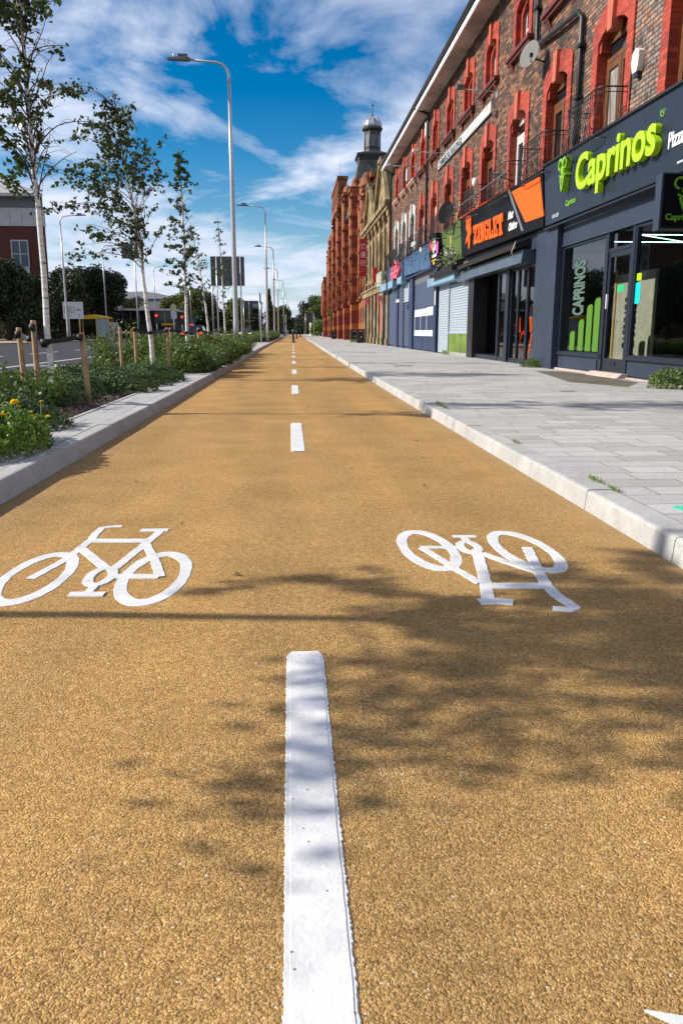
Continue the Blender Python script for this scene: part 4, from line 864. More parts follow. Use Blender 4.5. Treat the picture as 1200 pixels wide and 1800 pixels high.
for k, (p, q) in enumerate((((43.8, 3.5), (43.2, 4.25)), ((43.2, 4.25), (42.6, 3.55)), ((42.9, 4.25), (42.3, 4.2)), ((43.9, 3.72), (42.0, 3.85)), ((43.6, 4.05), (42.2, 4.0)), ((42.3, 4.2), (42.0, 3.6)), ((43.5, 3.5), (42.9, 3.62)), ((42.9, 3.62), (42.2, 3.5)), ((41.6, 3.9), (42.2, 3.6)))):
    a, b2 = Vector((39.7+(p[0]-41.6)*1.4, p[1])), Vector((39.7+(q[0]-41.6)*1.4, q[1])); t_ = (b2-a).normalized(); n_ = Vector((-t_.y, t_.x))*.075; mb.prism([tuple(a+n_), tuple(a-n_), tuple(b2-n_), tuple(b2+n_)], 5.26-.0005*k, 5.40, wall_to(0))
mb.build('raised_lettering', mat('pink_letters', (.70, .09, .16), .4), ps)
b = MB(); b.box(5.25, 5.44, 46.9, 49.8, 3.5, 4.25); b.box(5.2, 5.25, 47.0, 48.0, 3.6, 4.15); b.box(5.2, 5.25, 48.2, 49.4, 3.7, 4.15); tag(b.build('shop_sign', mat('pale_olive_sign', (.38, .39, .30), .6, var=.3, vs=4)), 'pale weathered sign past the pink lettering', 'sign')

# ------------------------------------------------------------------ sandstone building with two gables
yb_ = tag(empty('sandstone_building', (0, 0, 0)), 'buff sandstone and red brick building with two steep gables beyond the terrace', 'building')
b = MB(); b.box(5.75, 14, 46.2, 61.8, 0, 8.1); b.build('wall', M_redbr, yb_)
for c, hw, zt in ((50.0, 3.3, 10.3), (57.4, 3.4, 10.1)):
    b = MB(); b.prism([(c-hw, 8.0), (c+hw, 8.0), (c+.5, zt), (c-.5, zt)], 5.60, 5.95, wall_to(0)); b.prism([(c-hw-.35, 8.0), (c-hw+.25, 8.0), (c-.45, zt+.1), (c-.75, zt+.35)], 5.38, 5.60, wall_to(0)); b.prism([(c+hw+.35, 8.0), (c+hw-.25, 8.0), (c+.45, zt+.1), (c+.75, zt+.35)], 5.38, 5.60, wall_to(0)); b.box(5.36, 5.96, c-.8, c+.8, zt+.32, zt+.5); b.build('gable', M_yellowst, yb_)
    b = MB(); b.hexa([(5.96, c-hw-.1, 8.1), (5.96, c, zt-.2), (12, c, zt-.2), (12, c-hw-.1, 8.1), (5.96, c-hw-.1, 8.25), (5.96, c, zt-.05), (12, c, zt-.05), (12, c-hw-.1, 8.25)]); b.hexa([(5.96, c+hw+.1, 8.1), (5.96, c, zt-.2), (12, c, zt-.2), (12, c+hw+.1, 8.1), (5.96, c+hw+.1, 8.26), (5.96, c, zt-.04), (12, c, zt-.04), (12, c+hw+.1, 8.26)]); b.build('roof', mat('pale_slate', (.22, .24, .27), .7, var=.2, vs=2), yb_)
b = MB(); b.box(5.30, 5.75, 46.3, 61.9, 7.75, 7.98); b.box(5.42, 5.75, 46.3, 61.9, 7.55, 7.75); b.box(5.45, 5.75, 46.3, 61.9, 3.25, 3.6); b.box(5.38, 5.75, 46.3, 61.9, 3.6, 3.72); b.build('cornice', M_yellowst, yb_)
for y in (46.4, 48.6, 51.0, 53.2, 55.4, 57.6, 60.4):
    b = MB(); b.box(5.52, 5.75, y, y+.75, .12, 3.24); b.box(5.56, 5.75, y+.05, y+.7, 3.73, 7.2); b.box(5.50, 5.75, y-.03, y+.78, 7.2, 7.54); b.box(5.46, 5.75, y-.05, y+.8, .1, .5); b.build('pilaster', M_yellowst, yb_)
for y in (47.3, 49.6, 52.0, 54.1, 56.4, 58.8):
    b = MB(); frame(b, y+.1, y+1.25, 4.3, 6.7, 5.66, .16, .09); b.box(5.62, 5.75, y, y+1.35, 6.7, 6.95); b.box(5.60, 5.75, y, y+1.35, 4.12, 4.3); w_ = b.build('window', M_yellowst, yb_); g = MB(); g.box(5.735, 5.745, y+.25, y+1.1, 4.45, 6.55); g.build('glass', M_darkglass, w_)
b = MB(); b.box(5.6, 5.74, 47.3, 48.5, .12, 3.0); b.build('door', M_black, yb_)
b = MB(); b.box(5.6, 5.74, 49.5, 50.9, .12, .9); b.box(5.55, 5.74, 49.4, 50.95, 2.9, 3.2); b.build('stallriser', M_yellowst, yb_)
b = MB(); b.box(5.6, 5.74, 49.5, 50.9, .92, 2.85); b.build('pink_board', mat('faded_pink_board', (.42, .09, .09), .6), yb_)
parts('iron_gate', M_black, yb_, [(5.58, 5.74, 51.9, 53.1, .12, 2.1), (5.58, 5.74, 54.2, 55.3, .12, 2.2), (5.58, 5.74, 58.4, 60.2, .12, 2.6)])
for y, z, m, lab in ((49.0, 2.7, mat('pink_lantern', (.75, .2, .3), .5), 'small pink box sign over the dark doorway of the sandstone building'), (57.5, 2.82, MATS['pink_lantern'], 'small pink box sign farther along the sandstone building')):
    b = MB(); b.box(5.23, 5.50, y-.12, y+.12, z-.02, z+.28); b.box(5.5, 5.76, y-.03, y+.03, z+.2, z+.24); tag(b.build('projecting_sign', m), lab, 'sign', 'small signs on the sandstone building')
b = MB(); b.box(5.18, 5.41, 50.94, 51.06, 3.84, 4.75); b.box(5.41, 5.70, 50.98, 51.02, 4.5, 4.54); b.box(5.23, 5.30, 50.93, 50.939, 4.1, 4.6); tag(b.build('projecting_sign', mat('red_sign', (.65, .02, .02), .5)), 'small red upright sign above the sandstone doorway', 'sign')
bn = tag(empty('banner', (5.2, 58.5, 0)), 'tall dark red hanging banner with three white Chinese characters', 'banner')
b = MB(); b.box(-.25, .25, -.03, .03, 4.70, 7.24); b.build('panel', mat('dark_red_banner', (.38, .006, .012), .6), bn)
Mb = mat('banner_print', (.72, .5, .55), .6)
for i, ch in enumerate('鴻運行'): text_mesh('character', ch, .40, Mb, bn, (-.20, -.035, 6.58-.56*i), .002, .006, 1, 1.05, '-Y')
text_mesh('small_lettering', 'HUNG WAN HONG', .055, Mb, bn, (-.22, -.035, 5.18), .002, 0, .8, 1, '-Y'); text_mesh('small_lettering', 'Chinese Restaurant', .05, Mb, bn, (-.22, -.035, 5.04), .002, 0, .8, 1, '-Y')
parts('bracket', M_white, bn, [(.25, .42, -.04, .04, 4.82+.55*k, 4.90+.55*k) for k in range(5)])

# ------------------------------------------------------------------ terracotta building
tc_ = tag(empty('terracotta_building', (0, 0, 0)), 'tall orange terracotta building with many piers, gables and turrets beyond the sandstone gables', 'building')
b = MB(); b.box(6.35, 16, 62.0, 92, 0, 12.2); b.box(6.2, 16, 92, 104, 0, 16.2); b.box(6.3, 16, 104, 122, 0, 11.6); b.box(6.4, 14, 122, 140, 0, 8.5); b.build('wall', M_terra, tc_)
def pier(y, w, x0, zt, cap=True):
    b = MB(); b.box(x0, 6.4, y, y+w, .1, zt)
    for z in (3.4, 7.2, 10.6):
        if z < zt-.5: b.box(x0-.10, 6.4, y-.10, y+w+.10, z, z+.32)
    if cap: b.box(x0-.14, 6.6, y-.14, y+w+.14, zt, zt+.35)
    b.build('pier', [M_terra], tc_)
    c = MB()
    c.tube([(x0-.02, y+w*.5, 3.6), (x0-.02, y+w*.5, zt-.3)], .17, 8)
    for z in (3.38, 5.3, 7.18, 8.9, 10.58, zt-.5):
        if z < zt: c.box(x0-.2, x0, y-.06, y+w+.06, z, z+.12)
    c.build('half_column', M_terra2, tc_)
for y, w, x0, zt in ((62.2, 1.6, 5.55, 11.0), (68.0, 1.2, 5.85, 11.4), (72.6, 1.4, 5.45, 12.7), (77.6, 1.2, 5.8, 12.4), (82.4, 1.5, 5.45, 13.8), (87.4, 1.2, 5.8, 13.2), (92.5, 1.6, 5.45, 13.8), (97.5, 1.2, 5.7, 13.8), (102.5, 1.5, 5.45, 13.8), (108, 1.2, 5.7, 11.9), (114, 1.4, 5.55, 12.6), (120, 1.4, 5.6, 12.0), (126, 1.2, 5.9, 9.0), (133, 1.4, 5.6, 9.2), (138.5, 1.3, 5.6, 8.6)):
    pier(y, w, x0, zt)
b = MB()
for z in (3.9, 7.5, 10.6): b.box(6.22, 6.35, 62, 92, z, z+.25)
b.box(6.05, 6.35, 62, 92, 12.0, 12.4); b.box(6.1, 6.4, 104, 122, 11.4, 11.8); b.box(6.15, 6.4, 122, 140, 8.3, 8.7)
b.build('string_course', M_terra2, tc_)
k = 0
for y in (65.6, 70.4, 75.3, 80.2, 85.1, 90.0, 95.2, 100.0, 105.6, 111.0, 117.0, 123.5, 129.5, 135.8):
    for z0, z1 in ((.9, 3.0), (4.7, 6.9), (8.2, 10.2)):
        if y > 121 and z1 > 9: continue
        xw = 6.2 if 92 < y < 104 else 6.35 if y < 92 else 6.3 if y < 122 else 6.4
        b = MB(); frame(b, y-.8, y+1.3, z0, z1, xw-.10, .2, .10); b.box(xw-.09, xw, y+.15, y+.3, z0+.2, z1-.2); w_ = b.build('window', M_terra2, tc_)
        g = MB(); g.box(xw-.03, xw-.001, y-.6, y+1.1, z0+.2, z1-.2); g.build('glass', M_darkglass, w_)
b = MB(); b.box(5.45, 6.4, 91.8, 104.4, 14.4, 17.0); b.box(5.30, 6.4, 91.6, 104.6, 14.1, 14.5); b.box(5.35, 6.4, 91.6, 104.6, 15.6, 15.9); b.box(5.32, 6.5, 91.5, 104.7, 17.0, 17.3); b.build('oriel_gable', M_terra2, tc_)
b = MB()
for z in (14.8, 15.2, 16.2, 16.6): b.box(5.40, 5.46, 92.2, 104.0, z, z+.28)
b.build('moulding', M_terra, tc_)
for y, w, zt in ((63.0, .8, 10.4), (73.3, .7, 11.9), (83.2, .8, 12.9), (114.7, .7, 12.0)):
    b = MB(); b.lathe([(w*.55, zt), (w*.55, zt+.9), (w*.75, zt+1.0), (w*.75, zt+1.15), (w*.6, zt+1.3), (w*.45, zt+1.75), (w*.2, zt+2.0), (.02, zt+2.05)], 5.85, y, 12, smooth=False); b.build('turret', M_terra2, tc_)
for y0, y1, zt in ((69.4, 72.4, 13.4), (79.0, 82.2, 14.2), (109.8, 113.8, 13.0)):
    c = (y0+y1)/2; b = MB(); b.prism([(y0, 12.2 if y0 < 100 else 11.6), (y1, 12.2 if y0 < 100 else 11.6), (c+.3, zt), (c-.3, zt)], 6.05, 6.5, wall_to(0)); b.build('gable', M_terra2, tc_)
b = MB(); b.box(5.35, 6.3, 136, 139, 3.6, 8.4); b.prism([(136, 3.6), (139, 3.6), (138, 2.2), (137, 2.2)], 6.0, 6.3, wall_to(0)); b.build('oriel', M_redbr, tc_)
b = MB(); b.hexa([(6.4, 62, 12.2), (6.4, 92, 12.2), (15, 92, 12.2), (15, 62, 12.2), (10.0, 66, 13.6), (10.0, 88, 13.6), (12, 88, 13.6), (12, 66, 13.6)]); b.build('roof', M_slateg, tc_)
# mansard tower and cupola
b = MB(); cx, cy = 7.93, 80.0
def frus(b, h0, z0, h1, z1): b.hexa([(cx-h0, cy-h0, z0), (cx+h0, cy-h0, z0), (cx+h0, cy+h0, z0), (cx-h0, cy+h0, z0), (cx-h1, cy-h1, z1), (cx+h1, cy-h1, z1), (cx+h1, cy+h1, z1), (cx-h1, cy+h1, z1)])
frus(b, 2.35, 11.5, 1.30, 16.4); b.build('mansard', M_slateg, tc_)
b = MB(); frus(b, 1.28, 16.4, 1.40, 16.8); frus(b, 1.52, 16.802, 1.52, 17.0); frus(b, 1.35, 17.002, .85, 17.25); b.build('tower_cornice', M_leadd, tc_)
b = MB(); b.lathe([(.95, 17.2), (.86, 17.405), (.76, 17.446), (.76, 19.086), (.98, 19.209), (1.02, 19.332), (.86, 19.398)], cx, cy, 8, R(20.07), False); b.build('lantern', M_leadd, tc_)
b = MB()
for k in range(8):
    a = R(45*k+20.07); x, y = cx+.77*math.cos(a), cy+.77*math.sin(a); b.tube([(x, y, 17.446), (x, y, 19.127)], .05, 6)
    a = R(45*k); nx_, ny_ = math.cos(a), math.sin(a); px, py = cx+.71*nx_, cy+.765*ny_; tx, ty = -ny_*.2, nx_*.2
    for zz in (17.692,): b.hexa([(px-tx, py-ty, zz), (px+tx, py+ty, zz), (px+tx+nx_*.03, py+ty+ny_*.03, zz), (px-tx+nx_*.03, py-ty+ny_*.03, zz), (px-tx, py-ty, zz+1.05), (px+tx, py+ty, zz+1.05), (px+tx+nx_*.03, py+ty+ny_*.03, zz+1.05), (px-tx+nx_*.03, py-ty+ny_*.03, zz+1.05)])
b.build('lantern_rib', mat('grey_lead_trim', (.13, .13, .14), .5), tc_)
b = MB(); b.lathe([(.84, 19.398), (.86, 19.578), (.80, 19.865), (.62, 20.152), (.38, 20.332), (.12, 20.398), (.06, 20.48)], cx, cy, 24)
for k in range(12):
    a = R(30*k); pts = [(cx+r*math.cos(a), cy+r*math.sin(a), z) for r, z in ((.85, 19.414), (.87, 19.578), (.81, 19.865), (.63, 20.152), (.39, 20.332), (.1, 20.414))]; b.tube(pts, .025, 5)
b.build('dome', M_lead, tc_)
b = MB(); b.tube([(cx, cy, 20.398), (cx, cy, 21.546)], .03, 6); b.lathe([(.01, 21.259), (.11, 21.341), (.11, 21.398), (.01, 21.464)], cx, cy, 8); b.lathe([(.12, 20.398), (.08, 20.562), (.03, 20.644)], cx, cy, 8); b.build('finial', M_leadd, tc_)
b = MB(); b.tube([(5.9, 96, 17.3), (5.9, 96, 19.6)], .02, 4); b.build('mast', M_iron, tc_)

# ------------------------------------------------------------------ litter bins and bollards
bins = []
def litter_bin(x, y, lab):
    if not bins:
        t = empty('litter_bin', (x, y, .098)); bins.append(t)
        b = MB(); b.box(-.26, .26, -.24, .24, .03, .72); b.box(-.23, .23, -.21, .21, 0, .03); b.build('body', M_black, t)
        b = MB(); b.box(-.28, .28, -.26, .26, .72, .75); 
        for dx in (-.26, .22): b.box(dx, dx+.04, -.24, .24, .75, .90)
        b.box(-.22, .22, .20, .24, .75, .90); b.box(-.29, .29, -.27, .27, .90, .96); b.build('hood', M_black, t)
        b = MB(); b.box(-.15, .15, -.262, -.26, .80, .86); b.build('label_plate', mat('pinkish_label', (.62, .35, .28), .5), t)
        b = MB(); b.lathe([(.001, -.243), (.05, -.243), (.05, -.241)], 0, 0, 12); em = b.build('badge', mat('gold_badge', (.4, .28, .1), .4), t); em.rotation_euler = (R(-90), 0, 0); em.location = (0, -.485, .42); em.scale = (1, 1, 1)
    else: t = copy_tree(bins[0], None, (x, y, .098))
    tag(t, lab, 'litter bin', 'black litter bins on the pavement')
litter_bin(5.05, 58.5, 'black litter bin nearest the sandstone building, right of the pair'); litter_bin(5.03, 64.2, 'black litter bin left of the pair by the terracotta wall'); litter_bin(4.95, 92, 'lone black litter bin farther along the terracotta building')
bol = []
def bollard(x, y, lab):
    if not bol:
        t = empty('bollard', (x, y, 0)); bol.append(t)
        b = MB(); b.lathe([(.20, 0), (.20, .04), (.13, .08), (.10, .2), (.085, .8), (.10, .86)], 0, 0, 12); b.build('post', M_black, t)
        b = MB(); b.lathe([(.11, .86), (.115, .98), (.09, 1.06), (.03, 1.09)], 0, 0, 12); b.build('cap', mat('reflective_grey', (.10, .12, .15), .3), t)
    else: t = copy_tree(bol[0], None, (x, y, 0))
    tag(t, lab, 'bollard', 'bollards down the middle of the cycle track')
bollard(.27, 68, 'black bollard with a grey cap where the dashes end'); bollard(.9, 110, 'thin distant bollard just right of the black one'); bollard(1.9, 150, 'farthest bollard in the middle of the cycle track')

# ------------------------------------------------------------------ street lamps
def lamp(loc, rz, lab, grp, proto=[]):
    if not proto:
        t = empty('street_lamp', loc, rz); proto.append(t)
        b = MB(); b.lathe([(.105, 0), (.105, 1.1), (.095, 1.15), (.088, 2.5), (.075, 6), (.055, 9.3)], 0, 0, 14)
        b.tube([(0, 0, 9.3), (0, 0, 9.55), (-.06, 0, 9.78), (-.20, 0, 9.93), (-.42, 0, 10.0), (-1.45, 0, 10.08)], [.055, .052, .048, .045, .042, .035], 10); b.build('pole', M_steel, t)
        b = MB(); b.hexa([(-2.12, -.10, 10.06), (-1.45, -.12, 10.03), (-1.45, .12, 10.03), (-2.12, .10, 10.06), (-2.10, -.08, 10.12), (-1.45, -.09, 10.17), (-1.45, .09, 10.17), (-2.10, .08, 10.12)]); b.box(-1.75, -1.42, -.08, .08, 10.17, 10.24); b.box(-1.45, -1.33, -.06, .06, 10.02, 10.13); h = b.build('lamp_head', M_lampgrey, t)
        b = MB(); b.lathe([(.035, 10.12), (.035, 10.24), (.015, 10.26)], -1.9, 0, 8); b.build('sensor', M_white, h)
        b = MB(); b.box(.085, .11, -.04, .04, .5, 1.0); b.build('access_door', M_lampgrey, t)
    else: t = copy_tree(proto[0], None, loc, rz)
    tag(t, lab, 'street lamp', grp)
GL1 = 'grey street lamps along the planted strip'; GL2 = 'street lamps on the far side of the road'
lamp((-2.02, 31, .1), 0, 'tallest grey street lamp, nearest the camera, rising behind the shrubs', GL1)
for i, (x, y) in enumerate(((-1.74, 64), (-1.74, 93.5), (-1.72, 125), (-1.1, 152), (-.9, 190), (-.6, 235))):
    lamp((x, y, .1), 0, ['second street lamp of the row beside the cycle track', 'third street lamp of the row, standing on the far verge', 'fourth street lamp of the row in the distance', 'fifth street lamp of the row, small in the distance', 'sixth tiny street lamp of the row', 'farthest tiny street lamp of the row'][i], GL1)
for i, (x, y) in enumerate(((-18.6, 70), (-20.4, 93), (-19.6, 122))): lamp((x, y, .09), math.pi, ['far side street lamp just right of the leaning birch trunk at the left', 'far side street lamp in front of the dark round trees', 'far side street lamp seen behind the second birch'][i], GL2)

# ------------------------------------------------------------------ vegetation
def leafq(mb, p, size, rnd, up=.3, asp=.6):
    u = Vector((rnd.gauss(0, 1), rnd.gauss(0, 1), rnd.gauss(0, 1)+up)).normalized()*size
    v = u.cross(Vector((rnd.gauss(0, 1), rnd.gauss(0, 1), rnd.gauss(0, 1)))).normalized()*size*asp
    mb.quad(p-u, p-v*.9+u*.1, p+u, p+v*.9+u*.1)
def curve_pts(p0, d0, L, n, rnd, bend, wob=.12):
    P = [Vector(p0)]; d = Vector(d0).normalized()
    for i in range(n):
        d = (d + bend*(1.0/n) + Vector((rnd.uniform(-1, 1), rnd.uniform(-1, 1), rnd.uniform(-1, 1)))*wob).normalized(); P.append(P[-1]+d*L/n)
    return P
def birch(loc, H, cb, spread, seed, lab, nb=34, lean=(0, 0), wind=-.25, leafs=1.0, r0=.052, lsize=.03, whip=False, low=1.0, sweep=False, steep=1.75):
    rnd = random.Random(seed); t = tag(empty('birch_tree', loc), lab, 'tree', 'young birch trees in the planting bed')
    tr = MB(); P = []; n = 22; wx = wy = 0
    for i in range(n+1):
        f = i/n; wx += rnd.uniform(-.012, .012); wy += rnd.uniform(-.012, .012); P.append(Vector((lean[0]*f**1.6+wx*(f > 0), lean[1]*f**1.6+wy*(f > 0), -.15+(H+.15)*f)))
    tr.tube(P, [r0*(1-.88*(i/n)**.9)+.003 for i in range(n+1)], 9)
    def at(z): f = (z+.15)/(H+.15)*n; i = min(n-1, int(f)); return P[i].lerp(P[i+1], f-i)
    br = MB(); lf = MB(); az = rnd.uniform(0, 6)
    for k in range(nb):
        f = (k+rnd.random()*.7)/nb; z = cb+(H*.97-cb)*f; az += 2.4+rnd.uniform(-.5, .5)
        prof = (math.sin(math.pi*min(1, (f*.86+.20)))**.7)*(1-.45*f)+.12
        if f < .2: prof *= low
        L = spread*prof*rnd.uniform(.75, 1.3)*1.25; up = steep-.2*f
        d = Vector((math.cos(az)+wind*.6, math.sin(az), up)); B = curve_pts(at(z), d, L, 9, rnd, Vector((wind*.9+math.cos(az)*.25, math.sin(az)*.25, -.75-.5*rnd.random())))
        br.tube(B, [.0075*(1-f*.5)*(1-j/10)+.0016 for j in range(10)], 5, False)
        nt_ = max(4, int(L*11))
        for q in range(nt_):
            g_ = .22+.78*(q+rnd.random())/nt_; j = min(8, int(g_*9)); p = B[j].lerp(B[j+1], g_*9-j)
            a2 = rnd.uniform(0, 6.28); T = curve_pts(p, (math.cos(a2)+wind, math.sin(a2), rnd.uniform(-.3, .8)), rnd.uniform(.10, .30)*(.6+.5*spread), 4, rnd, Vector((wind*.5, 0, -.6)), .2)
            br.tube(T, [.0028, .0024, .002, .0016, .001], 3, False)
            if noise.noise(Vector(T[2])*2.2+Vector((seed, 0, 0))) < -.14: continue
            for w_ in range(int(rnd.uniform(6, 12)*leafs)):
                h = rnd.random()*3.9; jj = int(h); pp = T[jj].lerp(T[jj+1], h-jj)+Vector((rnd.gauss(0, .022), rnd.gauss(0, .022), rnd.gauss(0, .022)-.015)); leafq(lf, pp, lsize*rnd.uniform(.7, 1.25), rnd, -.2, .72)
    if whip:
        for q in range(3):
            T = curve_pts(at(H*.93), (-.5-.1*q, 0, 1.5), 1.15+.1*q, 12, rnd, Vector((-1.7, 0, -1.25)), .05); br.tube(T, [.006*(1-j/14)+.001 for j in range(13)], 4, False)
            for w_ in range(34): h = rnd.uniform(5, 11.9); jj = int(h); leafq(lf, T[jj].lerp(T[jj+1], h-jj)+Vector((rnd.gauss(0, .04), rnd.gauss(0, .04), rnd.gauss(0, .05)-.03)), lsize, rnd, -.2, .7)
    if sweep:      # long low boughs towards the camera, unseen, added to streak the track with shade
        for q in range(5):
            B = curve_pts(at((1.9, 1.62, 2.1, 1.8, 2.3)[q]), ((.4, .0, .3, .15, .2)[q], -1, .4), (.95, 1.15, 1.0, .9, 1.1)[q], 10, rnd, Vector((-.15, -.5, -1.0)), .07); br.tube(B, [.006*(1-j_/12)+.001 for j_ in range(11)], 4, False)
            for w_ in range(110): h_ = 2+7.9*rnd.random()**.8; jj = int(h_); leafq(lf, B[jj].lerp(B[jj+1], h_-jj)+Vector((rnd.gauss(0, .07), rnd.gauss(0, .07), rnd.gauss(0, .07)-.04)), lsize, rnd, -.2, .7)
    tr.build('trunk', M_bark, t); br.build('branches', mat('twig_brown', (.085, .045, .030), .7), t); lf.build('crown', M_leaf, t)
    return t
birch((-2.50, 2.50, .1), 5.4, 1.55, 1.0, 14, 'birch outside the left edge whose crown shades the near track', nb=84, leafs=2.6, wind=-.02, lsize=.036, lean=(.05, -.32), low=1.0, r0=.034, sweep=True)
birch((-2.53, 8.68, .1), 6.6, 1.95, .60, 5, 'tallest birch with a bare white trunk at the left edge of the photo', nb=112, leafs=1.35, wind=-.12, lsize=.031, lean=(-.06, 0), r0=.034, steep=2.7)
birch((-2.49, 15.0, .1), 4.75, 1.75, 1.08, 21, 'leafy birch bent over at the top, second from the camera', nb=66, leafs=1.0, wind=-.50, lean=(-.46, 0), lsize=.038, r0=.046, whip=True)
birch((-2.56, 20.4, .1), 5.0, 1.6, .42, 33, 'thin sparse birch, third from the camera', nb=44, leafs=1.2, wind=-.1, lsize=.042, r0=.05)
birch((-2.56, 26.3, .1), 4.1, 1.6, .42, 41, 'thin leaning birch, fourth from the camera', nb=28, leafs=.6, wind=-.1, lean=(-.45, 0), lsize=.042, r0=.042)
birch((-2.56, 32.2, .1), 5.0, 1.7, .45, 52, 'spindly birch in front of the big road sign back', nb=20, leafs=.6, wind=.05, lean=(-.15, 0), lsize=.045, r0=.042)
# stakes and ties
GS = 'round timber tree stakes in the planting bed'
stk = []
def stake(x, y, h, lab, lean=0.0):
    if not stk:
        b = MB(); b.lathe([(.030, -.1), (.031, .3), (.030, .7), (.0295, .965), (.026, .98)], 0, 0, 12); o = b.build('tree_stake', M_stake); stk.append(o)
    else: o = stk[0].copy(); C.objects.link(o)
    o.location = (x, y, .1); o.scale = (1, 1, h/.98); o.rotation_euler = (0, lean, 0); tag(o, lab, 'stake', GS); return o
def tie(pts, lab):
    t = MB()
    for a, b in zip(pts, pts[1:]):
        a, b = Vector(a), Vector(b); d = (b-a).normalized(); s = d.cross(Vector((0, 0, 1))).normalized()*.004; z = Vector((0, 0, .025))
        t.hexa([a-s-z, b-s-z, b+s-z, a+s-z, a-s+z, b-s+z, b+s+z, a+s+z])
    for p in (pts[0], pts[-1]): t.lathe([(.034, p[2]-.035), (.035, p[2]+.03)], p[0], p[1], 12)
    m = pts[len(pts)//2]; t.lathe([(.046, m[2]-.03), (.046, m[2]+.03)], m[0], m[1], 12)
    tag(t.build('rubber_tie', M_rubber), lab, 'tree tie', 'black rubber ties between stakes and trunks')
stake(-2.66, 8.70, .87, 'tree stake just left of the nearest white birch trunk'); stake(-2.90, 9.02, .80, 'leftmost tree stake at the edge of the photo', -.02); stake(-2.15, 8.72, .75, 'tree stake just right of the nearest white birch trunk', -.04)
tie([(-2.66, 8.66, .90), (-2.60, 8.60, .80), (-2.53, 8.61, .75), (-2.36, 8.60, .77), (-2.19, 8.68, .80)], 'black tie binding the nearest birch to its three stakes'); tie([(-2.92, 9.0, .83), (-2.75, 8.86, .78), (-2.56, 8.68, .73)], 'black strap from the leftmost stake to the nearest birch')
stake(-2.98, 14.6, .84, 'left stake of the second birch'); stake(-2.78, 14.9, .84, 'middle stake of the second birch, close to its trunk'); stake(-2.20, 14.9, .83, 'right stake of the second birch'); tie([(-2.78, 14.86, .90), (-2.52, 14.93, .84), (-2.22, 14.86, .88)], 'black tie holding the second birch')
for i, y in enumerate((20.4, 26.3, 32.2)):
    nm = ['third', 'fourth', 'fifth'][i]
    stake(-2.92, y-.1, .86, 'left stake of the %s birch' % nm); stake(-2.24, y-.1, .86, 'right stake of the %s birch' % nm); tie([(-2.92, y-.14, .90), (-2.56, y-.02, .84), (-2.24, y-.14, .90)], 'black tie holding the %s birch' % nm)

def mound_mesh(kind, seed, rx, ry, h, n, leaf, m):
    rnd = random.Random(seed); mb = MB()
    for i in range(n):
        a = rnd.uniform(0, 6.283); c = rnd.random()**.5
        d = Vector((math.cos(a), math.sin(a), 0)); bump = 1+.28*noise.noise((math.cos(a)*1.6, math.sin(a)*1.6, seed*3.1+c*2))
        if kind == 'mound':       # one leafy shoot tip: a rosette of small leaves on the lumpy surface
            c = rnd.random()**.8; q = math.cos(math.asin(c)); sh = 1+.26*noise.noise((math.cos(a)*1.9, math.sin(a)*1.9, seed*3.1+c*1.4))
            lump = sh*(1+.20*noise.noise(Vector((math.cos(a)*q*5, math.sin(a)*q*5, c*5+seed)))); nn = Vector((math.cos(a)*q, math.sin(a)*q, c*1.4)).normalized()
            base = Vector((math.cos(a)*q*rx*lump, math.sin(a)*q*ry*lump, c*h*lump)); t1 = nn.orthogonal().normalized(); t2 = nn.cross(t1)
            for w_ in range(9):
                b_ = 6.283*w_/9+rnd.random(); dd = (t1*math.cos(b_)+t2*math.sin(b_)); u = (dd*.8+nn*rnd.uniform(.2, 1.1)).normalized()*leaf*rnd.uniform(.8, 1.3); v = nn.cross(dd).normalized()*leaf*.42; p = base+u*.9-nn*rnd.random()*leaf*1.5
                mb.quad(p-u, p-v, p+u, p+v)
        elif kind == 'herb':
            rr = rnd.random()**.5*bump; z = h*(1-rr*rr*.55)*rnd.random()**.6; p = Vector((d.x*rr*rx, d.y*ry*rr, z+.05*noise.noise(Vector((d.x*rr*9, d.y*rr*9, z*7))))); leafq(mb, p, leaf*rnd.uniform(.5, 1.4), rnd, .5, .5)
        else:      # feathery upright sprays
            pass
    if kind == 'spray':
        for s_ in range(n//26):
            a = rnd.uniform(0, 6.283); r = rnd.random()**.5*.75; b = Vector((math.cos(a)*r*rx, math.sin(a)*r*ry, 0)); hh = h*rnd.uniform(.55, 1.1)*(1-.35*r); T = curve_pts(b, (math.cos(a)*.5*r, math.sin(a)*.5*r, 1.2), hh, 5, rnd, Vector((math.cos(a)*.7, math.sin(a)*.7, -.3)), .12)
            for j in range(26):
                g_ = rnd.random()**.7*4.98; q = int(g_); leafq(mb, T[q].lerp(T[q+1], g_-q)+Vector((rnd.gauss(0, .035), rnd.gauss(0, .035), rnd.gauss(0, .02))), leaf*rnd.uniform(.6, 1.3), rnd, .7, .62)
    me = bpy.data.meshes.new('foliage'); me.from_pydata(mb.v, [], mb.f); me.materials.append(m); me.update(); return me
def put(me, name, loc, rz, sc, lab, cat, grp):
    o = bpy.data.objects.new(name, me); C.objects.link(o); o.location = loc; o.rotation_euler = (0, 0, rz); o.scale = sc; return tag(o, lab, cat, grp)
rnd = random.Random(77)
hebs = [mound_mesh('mound', s, .42, .42, .30, 1150, .0125, M_heb) for s in (1, 2, 3)]
GB = 'low evergreen shrubs around the near birch'
